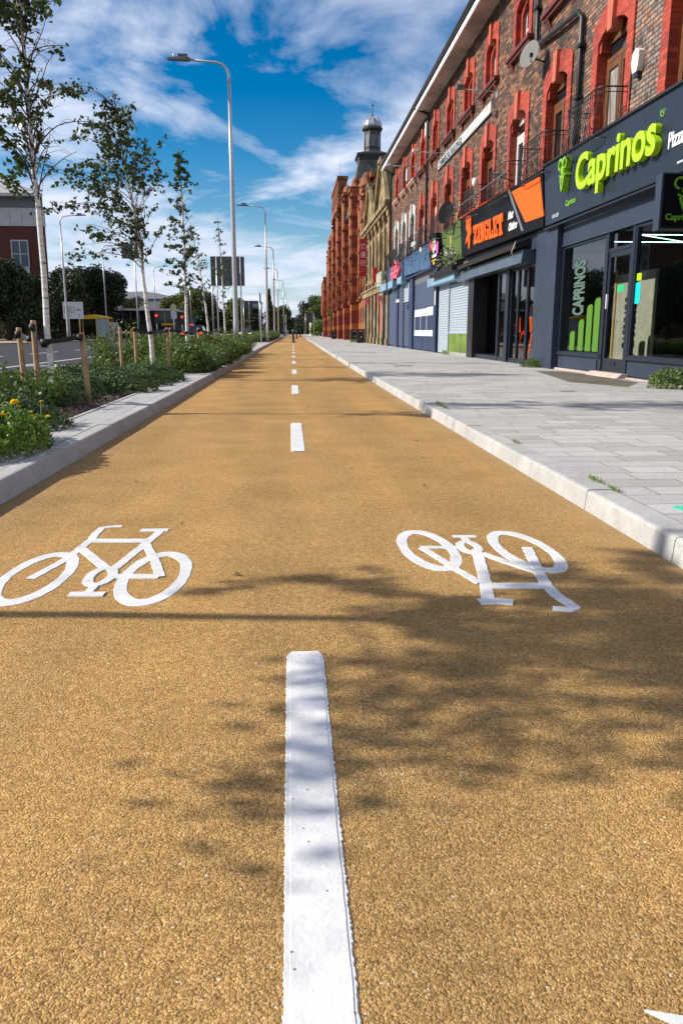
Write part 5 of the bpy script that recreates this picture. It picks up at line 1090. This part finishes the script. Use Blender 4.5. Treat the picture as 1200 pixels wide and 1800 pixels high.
for iy in range(22):
    for ix in range(4):
        x = -3.62+ix*.47+rnd.uniform(-.1, .1); y = 2.2+iy*.56+rnd.uniform(-.12, .12)
        if x > -2.42 and 6.9 < y < 9.4: continue
        if x > -2.3 and (y < 6.3): continue
        if rnd.random() < .07: continue
        s = rnd.uniform(.85, 1.18); put(rnd.choice(hebs), 'low_shrub', (x, y, .05), rnd.uniform(0, 6), (s, s, s*rnd.uniform(.62, .95)), 'low dark green evergreen mound in the bed by the near birch', 'shrub', GB)
brt = mound_mesh('herb', 9, .46, .72, .30, 8500, .020, M_bright)
mg = tag(empty('flowering_plant', (-2.06, 5.3, .1)), 'bright green plant with yellow flower heads spilling over the kerb edging', 'plant')
o = bpy.data.objects.new('foliage', brt); C.objects.link(o); o.parent = mg
fr_ = random.Random(4)
M_stem = mat('green_stem', (.10, .18, .03), .6)
for (x, y, z, r) in ((.19, .02, .215, .030), (.14, .42, .27, .028), (.17, .40, .245, .013), (.36, .42, .17, .016), (.31, .22, .19, .018), (.22, .75, .25, .010)):
    b = MB()
    for q in range(150):
        a = fr_.uniform(0, 6.28); e_ = math.asin(fr_.uniform(-.1, 1)); p = Vector((x+r*math.cos(a)*math.cos(e_), y+r*math.sin(a)*math.cos(e_), z+r*.75*math.sin(e_))); leafq(b, p, r*.30, fr_, .8, .8)
    h = b.build('flower_head', M_yflower, mg); b = MB(); b.tube([(x*.8, y*.9, .02), (x*.97, y, z*.6), (x, y, z)], .0035, 5); b.build('stem', M_stem, h)
thm = mound_mesh('spray', 15, .22, .22, .55, 1500, .026, M_mid)
put(thm, 'tall_weed', (-2.62, 8.25, .1), 0, (1, 1, 1), 'leafy tall weed growing between the stakes of the near birch', 'plant', None)
put(mound_mesh('herb', 19, .16, .2, .16, 400, .034, mat('blue_green_leaf', (.07, .13, .08), .5)), 'broad_leaf_weed', (-2.28, 6.15, .15), 0, (1, 1, 1.2), 'blue green broad leaved weed behind the yellow flowers', 'plant', None)
sprs = [mound_mesh('spray', s, .46, .46, h, 6000, .022, m) for s, h, m in ((21, .78, M_mid), (22, .66, M_bright), (23, .86, M_mid), (24, .62, M_heb), (25, .76, M_olive))]
herb = [mound_mesh('herb', s, .50, .50, .56, 3600, .034, m) for s, m in ((31, M_mid), (32, M_bright), (33, M_olive))]
GM = 'mixed bushy planting between the birches and the kerb'
for iy in range(34):
    for ix in range(4):
        x = -3.25+ix*.45+rnd.uniform(-.12, .16); y = 14.6+iy*.56+rnd.uniform(-.2, .2)
        if 14.0 < y < 15.4 and x > -2.5: continue
        if y > 30.2 and x < -2.4 and rnd.random() < .3: continue
        s = rnd.uniform(.6, 1.1)*(1.0 if y > 15.6 else .5)
        if rnd.random() < .14: continue
        put(rnd.choice(sprs+herb+herb), 'bushy_plant', (x, y, .07), rnd.uniform(0, 6), (s, s, s*rnd.uniform(.45, 1.4)), 'knee high bushy green plant in the mixed planting strip', 'shrub', GM)
for iy in range(26):
    y = 66+iy*2.1; put(rnd.choice(sprs), 'verge_shrub', (rnd.uniform(-3.4, -2.2), y, .1), rnd.uniform(0, 6), (1.7, 1.7, 1.5), 'distant green shrub on the verge beside the far street lamps', 'shrub', 'shrubs on the far verge')
# bark chips on the bare patch
ch = MB(); cr = random.Random(2)
for i in range(2600):
    x = cr.uniform(-3.2, -1.99); y = cr.uniform(4.2, 16) if i % 2 else cr.uniform(6.6, 9.6); leafq(ch, Vector((x, y, .112+cr.random()*.02)), cr.uniform(.008, .024), cr, 0, .45)
tag(ch.build('bark_chips', mat('bark_chip_brown', (.11, .065, .04), .9, var=.6, vs=30)), 'loose brown bark chips over the bare soil of the bed', 'bark mulch', kind='stuff')
# weeds in the joints
wd = mound_mesh('herb', 41, .10, .12, .03, 260, .010, M_bright); wd2 = mound_mesh('herb', 42, .33, .40, .30, 2600, .022, M_mid)
for x, y, s, lab in ((1.55, 8.3, 1.3, 'tuft of moss in the kerb joint beside the far shadow band'), (1.565, 3.97, .75, 'small moss tuft behind the near right kerb'), (1.565, 3.72, .6, 'tiny moss tuft behind the near right kerb'), (1.56, 5.45, .6, 'tiny green tuft halfway along the right kerb'), (1.56, 8.05, .8, 'second moss tuft by the shadow band'), (5.45, 28.3, 4, 'grass growing at the foot of the pale shutters'), (3.4, 15.6, .5, 'tiny weed in the paving joints')):
    put(wd, 'weed_tuft', (x, y, .096), 0, (s*.28, s*1.3, s*.8), lab, 'weed', 'weeds in the paving joints')
put(wd2, 'wall_weed', (5.32, 17.6, .09), 0, (.7, .9, .65), 'green weed clump at the foot of the grey pilaster', 'weed', 'weed clumps at the shopfronts')
put(wd2, 'wall_weed', (5.2, 10.7, .09), 1, (.8, .85, 1.0), 'big weed clump at the right edge of the photo below the shop window', 'weed', 'weed clumps at the shopfronts')
put(wd2, 'wall_weed', (5.60, 62, .09), 1, (1.2, 3.1, 1.0), 'weeds along the foot of the terracotta wall', 'weed', 'weed clumps at the shopfronts')
# fallen leaves
for i, (x, y) in enumerate(((.38, 5.0), (-1.15, 6.8), (-1.2, 5.2), (.9, 5.4), (.75, 4.4), (.2, 9.2), (-.5, 3.55), (-.2, 2.75), (1.0, 6.3), (-.9, 4.6))):
    b = MB(); s = .010+.004*(i % 3); b.quad((-s, -s*.4, .003), (s*.2, -s*.7, .007), (s, s*.3, .005), (-s*.1, s*.8, .009)); tag(b.build('fallen_leaf', M_trunk, None, (x, y, 0)), 'small brown fallen leaf on the buff track', 'leaf', 'fallen leaves on the track')
# paving details
b = MB(); b.prism([(4.85, 15.8), (4.3, 12.2), (4.7, 11.0), (5.3, 12.0), (5.42, 14.6), (5.3, 15.6)], .0985, .1005, lambda a, b_, d: (a, b_, d)); struct(b.build('worn_paving_patch', masonry('brown_setts', [(.10, .085, .06), (.17, .145, .11), (.22, .19, .15)], (.05, .045, .03), .12, .10, .012, flat=True, bump=.6)))
for i, (x, y, w_, l_) in enumerate(((2.57, 18.4, .45, .45), (2.9, 30, .6, .3), (3.6, 10.3, .2, .12), (3.5, 48, .5, .5))):
    b = MB(); b.box(x-w_/2, x+w_/2, y-l_/2, y+l_/2, .09, .1012); b.box(x-w_/2+.03, x+w_/2-.03, y-l_/2+.03, y+l_/2-.03, .1, .1025); tag(b.build('access_cover', mat('cast_cover', (.16, .14, .12), .7, var=.3, vs=20)), ['square brown access cover in the paving opposite the pale shutters', 'flat access cover in the paving near the blue shop', 'small dark metal cover in the near paving', 'square access cover far along the pavement'][i], 'access cover', 'covers in the pavement')

def tree(x, y, h, r, m, seed, lab, n=9000, leaf=.16, th=None, grp='trees across the road', squash=1.0, cone=False, name='broadleaf_tree'):
    rnd = random.Random(seed); t = tag(empty(name, (x, y, .0)), lab, 'tree', grp); th = th or h*.25
    k = MB(); k.tube([(0, 0, 0), (.05, 0, th), (0, .1, h*.6)], [r*.07+.05, r*.055+.04, .04], 8)
    for i in range(6): a = rnd.uniform(0, 6.28); k.tube([(0, 0, th*(.9+.1*i)), (math.cos(a)*r*.3, math.sin(a)*r*.3, th+(h-th)*.35), (math.cos(a)*r*.65, math.sin(a)*r*.65, th+(h-th)*.6)], [.09, .06, .02], 5)
    k.build('trunk', M_trunk, t); lf = MB(); bl = []
    if cone: bl = [(0, 0, th*.4+(h-th*.4)*i/8, r*(1-i/8.6), (h)/9) for i in range(9)]
    else:
        for i in range(16):
            a = rnd.uniform(0, 6.28); q = rnd.random()**.6*.62*r; zz = th*.7+(h-th*.7)*rnd.uniform(.15, .84); rr = r*rnd.uniform(.30, .48); bl.append((math.cos(a)*q, math.sin(a)*q*squash, zz, rr, rr*.85))
        bl.append((0, 0, h*.55, r*.7, h*.33))
    for i in range(n):
        c = rnd.choice(bl); u = Vector((rnd.gauss(0, 1), rnd.gauss(0, 1), rnd.gauss(0, 1))).normalized(); q = rnd.random()**.35*(1+.22*noise.noise(u*2.3+Vector((c[0], c[1], c[2]))))
        p = Vector((c[0]+u.x*c[3]*q, c[1]+u.y*c[3]*q, c[2]+u.z*c[4]*q))
        if p.z < .15: continue
        leafq(lf, p, leaf*rnd.uniform(.6, 1.3), rnd, .4, .6)
    lf.build('crown', m, t)
tree(-31.5, 84, 8.2, 4.2, M_dark, 1, 'leftmost round dark tree below the big brick building', 12000); tree(-26.8, 80, 7.9, 3.6, M_dark, 2, 'dark bushy tree behind the nearest birch trunk', 12000)
tree(-25.2, 100, 8.9, 3.4, M_olive, 3, 'lighter green tree between the darker trees by the white map sign', 9000); tree(-22.0, 100, 8.8, 3.8, M_dark, 4, 'rounded very dark tree right of the white map sign', 13000)
tree(-22.5, 118, 6.0, 2.4, M_olive, 5, 'small light green tree left of the bus station glass', 5000)
for i, (x, y, h, r, m) in enumerate(((-17.6, 126, 6.6, 3.2, M_olive), (-14.2, 124, 7.0, 3.2, M_olive), (-11.6, 122, 6.6, 2.8, M_dark), (-9.0, 130, 6.2, 2.8, M_olive), (-6.6, 150, 5.6, 2.6, M_dark))):
    tree(x, y, h, r, m, 10+i, ['yellow green tree behind the traffic lights', 'bushy yellow green tree behind the third birch', 'dark tree behind the big sign back', 'yellow green tree right of the big sign back', 'dark tree left of the second street lamp'][i], 6000, .2)
tree(-3.4, 140, 7.2, 1.4, M_dark, 30, 'narrow dark conifer between the second and third street lamps', 3000, .2, cone=True, name='conifer'); tree(-2.6, 175, 6.6, 2.6, M_olive, 31, 'greenish tree beyond the third street lamp', 4000, .2); tree(-1.4, 215, 7.0, 2.8, M_dark, 32, 'dark tree near the vanishing point on the left', 4000, .22)
tree(5.9, 158, 8.6, 2.7, M_mid, 33, 'tall willowy green tree at the end of the terracotta building', 9000, .17, th=1.0, grp='trees along the right side'); tree(5.0, 152, 3.4, 2.0, M_bright, 34, 'light green bush at the foot of the willowy tree', 4000, .15, th=.3, grp='trees along the right side')
tree(6.2, 230, 9.8, 4.2, M_dark, 35, 'dark distant tree left of the willowy tree', 6000, .25, grp='trees along the right side'); tree(5.4, 300, 9.5, 4.5, M_dark, 36, 'farthest dark tree on the right side', 5000, .3, grp='trees along the right side')
tree(5.9, 106, 4.6, 1.1, M_olive, 37, 'small yellowish tree against the terracotta wall', 2600, .10, grp='trees along the right side')
rnd = random.Random(5); lf = MB()
for i in range(26000):
    x = rnd.uniform(-150, 90); y = rnd.uniform(390, 400); z = rnd.random()*(6+4*noise.noise((x*.05, 0, 0))+2*noise.noise((x*.3, 1, 0))); leafq(lf, Vector((x, y, z)), .8, rnd, .3, .7)
tag(lf.build('distant_wood', M_dark), 'dark line of distant trees at the horizon', 'wood', kind='stuff')

# ------------------------------------------------------------------ far left buildings
lb_ = tag(empty('brick_block', (0, 0, 0)), 'tall dark brick building with white top band and pale metal roof, at left edge', 'building')
PL = [(-60, 95), (-26.9, 95), (-39, 125), (-60, 125)]
def xy(a, b, d): return (a, b, d)
b = MB(); b.prism(PL, 0, 12.3, xy); b.build('wall', masonry('dark_red_brick', [(.07, .018, .012), (.11, .028, .016)], (.05, .025, .018), .225, .075, .008, bump=.3), lb_)
b = MB()
for i in range(26): b.box(-60+1.28*i, min(-60+1.28*i+1.25, -26.9), 94.85, 95.3, 12.3, 14.2)
b.build('cladding_band', mat('white_cladding', (.42, .42, .42), .6, var=.1, vs=2), lb_)
b = MB(); b.prism([(-60, 94.9), (-26.95, 94.9), (-39, 124.9), (-60, 124.9)], 14.2, 15.3, xy); b.build('eaves_shade_band', M_lampgrey, lb_)  # dark band under the gutter, the gutter's shadow put into its colour
b = MB(); b.prism([(-60.2, 93.9), (-26.6, 93.9), (-26.9, 94.7), (-60.2, 94.7)], 15.3, 15.6, xy); b.build('gutter', MATS['white_cladding'], lb_)
b = MB(); b.hexa([(-60, 94.2, 15.6), (-26.8, 94.2, 15.6), (-38.8, 125, 15.6), (-60, 125, 15.6), (-50, 106, 22.0), (-40.5, 106, 21.4), (-43, 116, 21.4), (-50, 116, 22.0)])
for i in range(26): q = i/25; b.hexa([(-60+33*q-.05, 94.18, 15.65), (-60+33*q+.05, 94.18, 15.65), (-60+33*q+.05, 94.3, 15.65), (-60+33*q-.05, 94.3, 15.65), (-50+9.5*q-.05, 105.9, 22.1-.6*q), (-50+9.5*q+.05, 105.9, 22.1-.6*q), (-50+9.5*q+.05, 106.1, 22.1-.6*q), (-50+9.5*q-.05, 106.1, 22.1-.6*q)])
b.build('roof', mat('pale_seam_roof', (.42, .40, .38), .5, var=.1, vs=1), lb_)
for xx in (-30.75, -37.5):
    b = MB(); b.box(xx, xx+1.9, 94.85, 94.95, 7.85, 8.0); b.box(xx, xx+1.9, 94.85, 94.95, 10.7, 10.85); b.box(xx, xx+.12, 94.85, 94.95, 8.0, 10.7); b.box(xx+1.78, xx+1.9, 94.85, 94.95, 8.0, 10.7); b.box(xx+.89, xx+1.01, 94.85, 94.95, 8.0, 10.7); b.box(xx+.12, xx+.89, 94.86, 94.95, 9.3, 9.4); b.box(xx+1.01, xx+1.78, 94.86, 94.95, 9.3, 9.4); w_ = b.build('window', MATS['white_cladding'], lb_)
    g = MB(); g.box(xx+.1, xx+1.8, 94.93, 94.97, 7.9, 10.8); g.build('glass', mat('blue_black_glass', (.02, .05, .08), .05), w_); g = MB(); g.box(xx+.1, xx+1.85, 94.9, 94.97, 6.7, 7.84); g.build('spandrel', MATS['white_cladding'], w_)
wh = tag(empty('warehouse', (0, 0, 0)), 'low warehouse with a white curved roof and blue stripe behind the second birch', 'building')
b = MB(); b.box(-34, -22.3, 160, 190, 0, 5.2); b.build('wall', M_redbr, wh); b = MB(); b.box(-34.1, -22.2, 159.8, 190, 5.2, 6.7); b.build('cladding_band', MATS['white_cladding'], wh); b = MB(); b.box(-34.2, -22.1, 159.6, 190, 6.7, 7.1); b.build('blue_stripe', mat('blue_stripe', (.03, .10, .28), .5), wh)
b = MB(); b.prism([(-34.3, 7.1), (-22, 7.1), (-22.4, 7.5), (-25, 8.1), (-28, 8.45), (-31, 8.3), (-34.3, 7.8)], 159.4, 190, front_to); b.build('roof', mat('white_roof', (.6, .62, .64), .4), wh)
wh = tag(empty('arched_hall', (0, 0, 0)), 'grey hall with a rounded arch roof behind the third birch', 'building'); b = MB(); b.prism([(-22.3, 0), (-15.6, 0), (-15.6, 7.0), (-16.6, 8.1), (-18, 8.8), (-19.2, 9.0), (-20.5, 8.7), (-21.6, 8.0), (-22.3, 7.0)], 166, 180, front_to); b.build('wall', mat('grey_hall_cladding', (.28, .30, .34), .5), wh)
b = MB(); pts = [(-22.4, 7.0), (-21.6, 8.1), (-20.5, 8.85), (-19.2, 9.15), (-18, 8.95), (-16.6, 8.25), (-15.5, 7.0)]; b.tube([(x, 165.9, z) for x, z in pts], .12, 6); b.build('roof_edge', M_lampgrey, wh)
st_ = tag(empty('bus_station', (0, 0, 0)), 'low glass bus station with a thin white canopy', 'building')
b = MB(); b.box(-23.4, -15.0, 108, 118, 3.6, 3.85); b.box(-25.8, -22.2, 104, 110, 3.1, 3.3); b.build('canopy', M_white, st_); b = MB()
for i in range(8): b.box(-23+1.1*i, -23+1.1*i+.08, 109, 109.1, 0, 3.6)
b.build('mullion', M_steel, st_); b = MB(); b.box(-23, -15.4, 109.05, 117, 0, 3.6); b.build('glass', mat('station_glass', (.035, .05, .05), .08), st_); b = MB(); b.box(-16.6, -14.8, 107.4, 107.6, 1.7, 2.0); b.build('yellow_rail', M_yel, st_)
bb = tag(empty('brick_depot', (0, 0, 0)), 'small brick building with a white and blue top band beside the second street lamp', 'building'); b = MB(); b.box(-8.8, -5.4, 150, 160, 0, 5.0); b.build('wall', M_redbr, bb); b = MB(); b.box(-8.9, -5.3, 149.8, 160, 5.0, 6.0); b.build('cladding_band', MATS['white_cladding'], bb); b = MB(); b.box(-9.0, -5.2, 149.6, 160, 6.0, 6.4); b.build('blue_stripe', MATS['blue_stripe'], bb)
# house on the right at the far end
hr = tag(empty('pale_house', (0, 0, 0)), 'pale house half hidden behind the willowy tree', 'building'); b = MB(); b.box(4.6, 12, 180, 192, 0, 6.2); b.build('wall', mat('cream_wall', (.6, .55, .42), .8), hr); b = MB(); b.prism([(4.3, 6.2), (12.3, 6.2), (8.3, 8.6)], 179.7, 192.3, front_to); b.build('roof', M_slate, hr); b = MB(); b.box(5.6, 6.4, 179.9, 180, 3.6, 5.0); b.build('window', M_darkglass, hr)

# ------------------------------------------------------------------ signs, shelter, lights
def signpost(x, y, z0, z1, w, posts, lab, m=M_signback, ground=.1):
    t = tag(empty('road_sign', (x, y, ground)), lab, 'sign', 'road signs')
    b = MB(); b.box(-w/2, w/2, -.02, .02, z0-ground, z1-ground); b.build('panel', m, t); b = MB()
    for k in (.22, .55, .85): b.box(-w/2+.02, w/2-.02, -.05, -.021, z0-ground+(z1-z0)*k, z0-ground+(z1-z0)*k+.04)
    b.build('rail', M_signback, t)
    for dx in posts: b = MB(); b.tube([(dx, -.09, 0), (dx, -.09, z1-ground-.03)], .038, 8); b.build('post', M_steel, t)
    return t
signpost(-3.52, 48, 3.46, 5.08, 1.92, (-.62, .74), 'back of a large dark road sign on two posts behind the nearest street lamp')
signpost(-8.65, 47, 4.85, 5.62, 1.2, (.1,), 'back of a smaller dark road sign seen through the second birch')
signpost(-4.4, 85, 3.15, 3.95, 1.25, (-.3, .25), 'back of a small grey road sign left of the second street lamp')
signpost(2.9, 120, 2.2, 3.6, 1.4, (-.6, .6), 'dark road sign far down the track on the right side')
t = tag(empty('sign_post', (-2.0, 57, .1)), 'slim grey pole with an edge-on dark sign beside the kerb', 'sign'); b = MB(); b.tube([(0, 0, 0), (0, 0, 3.35)], .04, 8); b.build('post', M_steel, t); b = MB(); b.box(-.05, -.02, -.3, .3, 2.7, 3.4); b.build('panel', M_signback, t)
t = tag(empty('map_sign', (-19.6, 76, .09)), 'white direction sign on two posts in front of the dark trees', 'sign'); b = MB(); b.box(-.9, .9, -.03, .03, 1.95, 3.45); b.build('panel', mat('sign_white', (.55, .57, .6), .5), t)
b = MB(); b.box(-.78, .1, -.035, -.031, 2.45, 2.49); b.box(-.78, .1, -.035, -.031, 3.0, 3.03); b.box(-.78, -.74, -.035, -.031, 2.49, 3.0); b.box(.06, .1, -.035, -.031, 2.49, 3.0)
for k in range(4): b.box(-.66, -.06-.1*(k % 2), -.035, -.031, 2.56+.11*k, 2.60+.11*k)
for k in range(2): b.box(.25, .78-.1*k, -.035, -.031, 2.66+.12*k, 2.71+.12*k)
b.box(-.32, -.28, -.035, -.031, 2.08, 2.3); b.box(-.46, -.30, -.037, -.033, 2.26, 2.30); b.box(.48, .52, -.035, -.031, 2.06, 2.3); b.prism([(.43, 2.28), (.57, 2.28), (.5, 2.38)], -.037, -.033, front_to); b.prism([(-.44, 2.22), (-.44, 2.34), (-.54, 2.28)], -.038, -.034, front_to)
b.build('lettering', M_black, t)
for dx in (-.42, .52): b = MB(); b.tube([(dx, .08, 0), (dx, .08, 3.3)], .04, 8); b.build('post', M_steel, t)
t = tag(empty('bus_shelter', (-20.0, 86, .09)), 'glass bus shelter with a yellow arched roof edge', 'bus shelter'); b = MB(); b.prism([(-1.6, 2.2), (-.9, 2.45), (0, 2.52), (.6, 2.42), (1.6, 2.25), (1.6, 2.15), (-1.6, 2.1)], -.8, .8, front_to); b.build('roof', M_yel, t); parts('post', M_yel, t, [(dx, dx+.07, y_, y_+.07, 0, 2.2) for dx in (-1.5, .2, 1.5) for y_ in (-.75, .68)]); b = MB(); b.box(.27, 1.5, -.72, -.70, .2, 2.1); b.build('glass', mat('pale_glass', (.28, .38, .36), .1), t)
t = tag(empty('road_barrier', (-18.3, 92, .09)), 'orange and white barrier boards by the bus shelter', 'barrier'); b = MB()
for k in range(8): b.mi = k % 2; b.box(-1.1+.28*k, -.82+.28*k, -.03, .03, .62, .86)
b.build('board', [M_yel, M_white], t); b = MB(); [b.box(q, q+.06, .035, .09, 0, .9) for q in (-1.0, 0, 1.0)]; b.build('leg', M_signback, t)
b = MB(); b.box(-.28, .28, -.2, .2, 0, .95); b.prism([(-.3, .95), (.3, .95), (.2, 1.15), (-.2, 1.15)], -.22, .22, front_to); tag(b.build('grit_bin', M_yel, None, (-17.0, 90, .09)), 'bright yellow roadside bin right of the barrier boards', 'bin')
b = MB(); b.box(-1.0, 1.0, 0, 2.0, 0, 1.9); b.box(-.9, .3, -.04, -.001, .9, 1.6); tag(b.build('white_kiosk', M_white, None, (-20.8, 98, .09)), 'white kiosk box behind the barrier boards', 'kiosk')
def trafficlight(x, y, lab, rz=0):
    t = tag(empty('traffic_light', (x, y, .0)), lab, 'traffic light', 'traffic lights showing red'); b = MB(); b.tube([(0, .1, 0), (0, .1, 2.6)], .05, 8); b.build('post', M_steel, t); b = MB(); b.box(-.17, .17, -.1, .06, 1.65, 2.65); b.build('signal_head', M_black, t)
    b = MB(); b.lathe([(.001, 0), (.12, 0), (.12, .02)], 0, 0, 14); o = b.build('red_lamp', mat('red_signal', (.8, .02, .01), .4, emit=(1, .03, .01), es=2.2), t); o.location = (0, -.105, 2.42); o.rotation_euler = (R(90), 0, 0)
    return t
trafficlight(-12.8, 80, 'left traffic light showing red beside the second birch trunk'); trafficlight(-11.4, 88, 'right traffic light showing red beside the third birch'); trafficlight(-2.9, 160, 'tiny red traffic light between the distant lamp posts')
t = tag(empty('pole_sign', (-9.75, 70, 0)), 'yellow and grey square sign on a pole left of the third birch', 'sign'); b = MB(); b.tube([(0, .05, 0), (0, .05, 3.2)], .035, 8); b.build('post', M_steel, t); b = MB(); b.box(-.24, .24, -.02, .02, 2.55, 3.1); b.build('yellow_panel', mat('pale_yellow_panel', (.5, .5, .25), .5), t); b = MB(); b.box(-.24, .24, -.02, .02, 1.95, 2.52); b.build('grey_panel', M_steel, t)
for i, (x, y, h) in enumerate(((-11.4, 96, 5.5), (-7.2, 78, 4.9), (-3.2, 88, 4.2), (-6.1, 96, 5.0))):
    b = MB(); b.lathe([(.07, 0), (.06, h), (.01, h+.05)], 0, 0, 8); tag(b.build('white_pole', M_steel, None, (x, y, 0)), ['plain pale pole right of the third birch', 'plain pale pole left of the big sign back', 'plain pale pole near the slim sign post', 'plain pale pole by the dark car'][i], 'pole', 'plain poles by the road')
# vehicles
def car(x, y, rz, col, lab, lit, cat='car', name='parked_car'):
    t = tag(empty(name, (x, y, 0), rz), lab, cat); prof = [(-2.1, .35), (2.1, .35), (2.15, .55), (2.08, .78), (1.35, .92), (.75, 1.42), (-.95, 1.47), (-1.75, 1.0), (-2.12, .92)]
    b = MB(); k = len(prof); n = 0
    for w_, s in ((-.86, 1), (-.9, 1), (.9, 1), (.86, 1)): pass
    rows = [(-.88, 1.0), (-.9, .97), (.9, .97), (.88, 1.0)]
    for wx, _ in ((-.9, 0), (.9, 0)):
        for (yy, z) in prof: b.v.append((wx*(1 if z < 1.0 else .80), yy, z))
    b.face(tuple(range(k))); b.face(tuple(range(2*k-1, k-1, -1)))
    for i in range(k): j = (i+1) % k; b.face((i, k+i, k+j, j))
    b.build('body', mat('car_paint_%s' % col[0], col[1], .25), t)
    b = MB()
    b.hexa([(-.70, 1.28, .98), (.70, 1.28, .98), (.66, .82, 1.38), (-.66, .82, 1.38), (-.70, 1.31, .99), (.70, 1.31, .99), (.66, .85, 1.39), (-.66, .85, 1.39)]); b.hexa([(-.70, -1.70, 1.04), (.70, -1.70, 1.04), (.66, -1.05, 1.44), (-.66, -1.05, 1.44), (-.70, -1.73, 1.06), (.70, -1.73, 1.06), (.66, -1.08, 1.46), (-.66, -1.08, 1.46)])
    for s in (-1, 1): b.hexa([(s*.86, -1.3, 1.0), (s*.86, 1.0, 1.0), (s*.73, .65, 1.36), (s*.73, -.9, 1.38), (s*.875, -1.3, 1.0), (s*.875, 1.0, 1.0), (s*.745, .65, 1.36), (s*.745, -.9, 1.38)])
    b.build('window', M_darkglass, t)
    for yy in (-1.3, 1.3):
        for s in (-1, 1):
            b = MB(); b.lathe([(.20, -.11), (.31, -.10), (.32, -.06), (.32, .06), (.31, .10), (.20, .11)], 0, 0, 14); w_ = b.build('wheel', M_rubber, t); w_.rotation_euler = (0, R(90), 0); w_.location = (s*.80, yy, .32)
    for s in (-1, 1):
        b = MB(); b.box(s*.62-.17, s*.62+.17, 2.10, 2.17, .60, .76); b.build('headlight', mat('headlamp_lit', (.9, .85, .7), .3, emit=(1, .72, .42), es=5) if lit == 'f' else M_white, t)
        b = MB(); b.box(s*.74-.12, s*.74+.12, -2.14, -2.08, .68, .95); b.build('tail_light', mat('tail_lit', (.8, .02, .01), .3, emit=(1, .04, .01), es=2) if lit == 'r' else M_redstone, t)
    if lit == 'r': b = MB(); b.box(-.16, .16, -1.78, -1.74, 1.44, 1.5); b.build('brake_light', MATS['tail_lit'], t)
    b = MB(); b.box(-.26, .26, -2.15, -2.11, .5, .62); b.box(-.26, .26, 2.15, 2.18, .42, .54); b.build('number_plate', M_white, t)
    return t
car(-8.3, 72, 0, ('black', (.012, .012, .014)), 'black car seen from behind with red tail lights glowing', 'r', name='waiting_car'); car(-6.3, 118, math.pi, ('dark', (.02, .024, .035)), 'dark car coming towards the camera with its headlights on', 'f', name='oncoming_car'); car(-5.3, 215, math.pi, ('white', (.7, .7, .7)), 'small white car far down the road', 'n', name='distant_car')
t = tag(empty('bus', (-14.6, 116, 0)), 'teal bus waiting behind the traffic lights', 'bus'); b = MB(); b.box(-1.25, 1.25, 0, 9, .35, 2.9); b.build('body', mat('teal_paint', (.02, .14, .18), .4), t); b = MB(); b.box(-1.1, 1.1, -.02, -.001, 1.2, 2.4); b.box(1.251, 1.27, .5, 8.6, 1.3, 2.3); b.build('window', M_darkglass, t)
for dx in (-1.1, 1.1):
    for yy in (1.6, 7.2): b = MB(); b.lathe([(.3, -.14), (.48, -.12), (.48, .12), (.3, .14)], 0, 0, 14); w_ = b.build('wheel', M_rubber, t); w_.rotation_euler = (0, R(90), 0); w_.location = (dx, yy, .48)
for i, (x, y, h, r, m) in enumerate(((-24.2, 91, 7.9, 3.0, M_dark), (-36, 80, 7.4, 4.0, M_dark), (-29.5, 76, 6.2, 3.0, M_dark), (-24.6, 79, 6.6, 2.8, M_dark), (-24.5, 106, 8.0, 3.2, M_dark))):
    tree(x, y, h, r, m, 60+i, ['dark tree directly behind the white map sign', 'dark bushy tree at the very left edge of the photo', 'low dark leafy tree in front of the brick building', 'low dark tree just left of the white map sign', 'dark tree behind the bus shelter'][i], 9000, .17, th=.6)

for i, (x, y, h, r) in enumerate(((-29.5, 90, 2.6, 3.0), (-25.2, 91, 2.4, 2.4), (-22.6, 95, 2.8, 2.6), (-18.8, 98, 2.2, 2.0))):
    tree(x, y, h, r, M_dark, 80+i, ['low dark bush under the trees at the far left', 'low dark bush behind the leftmost far street lamp', 'low dark bush behind the white map sign', 'low dark bush behind the barrier boards'][i], 4500, .13, th=.2, grp='bushes under the trees across the road', name='bush')
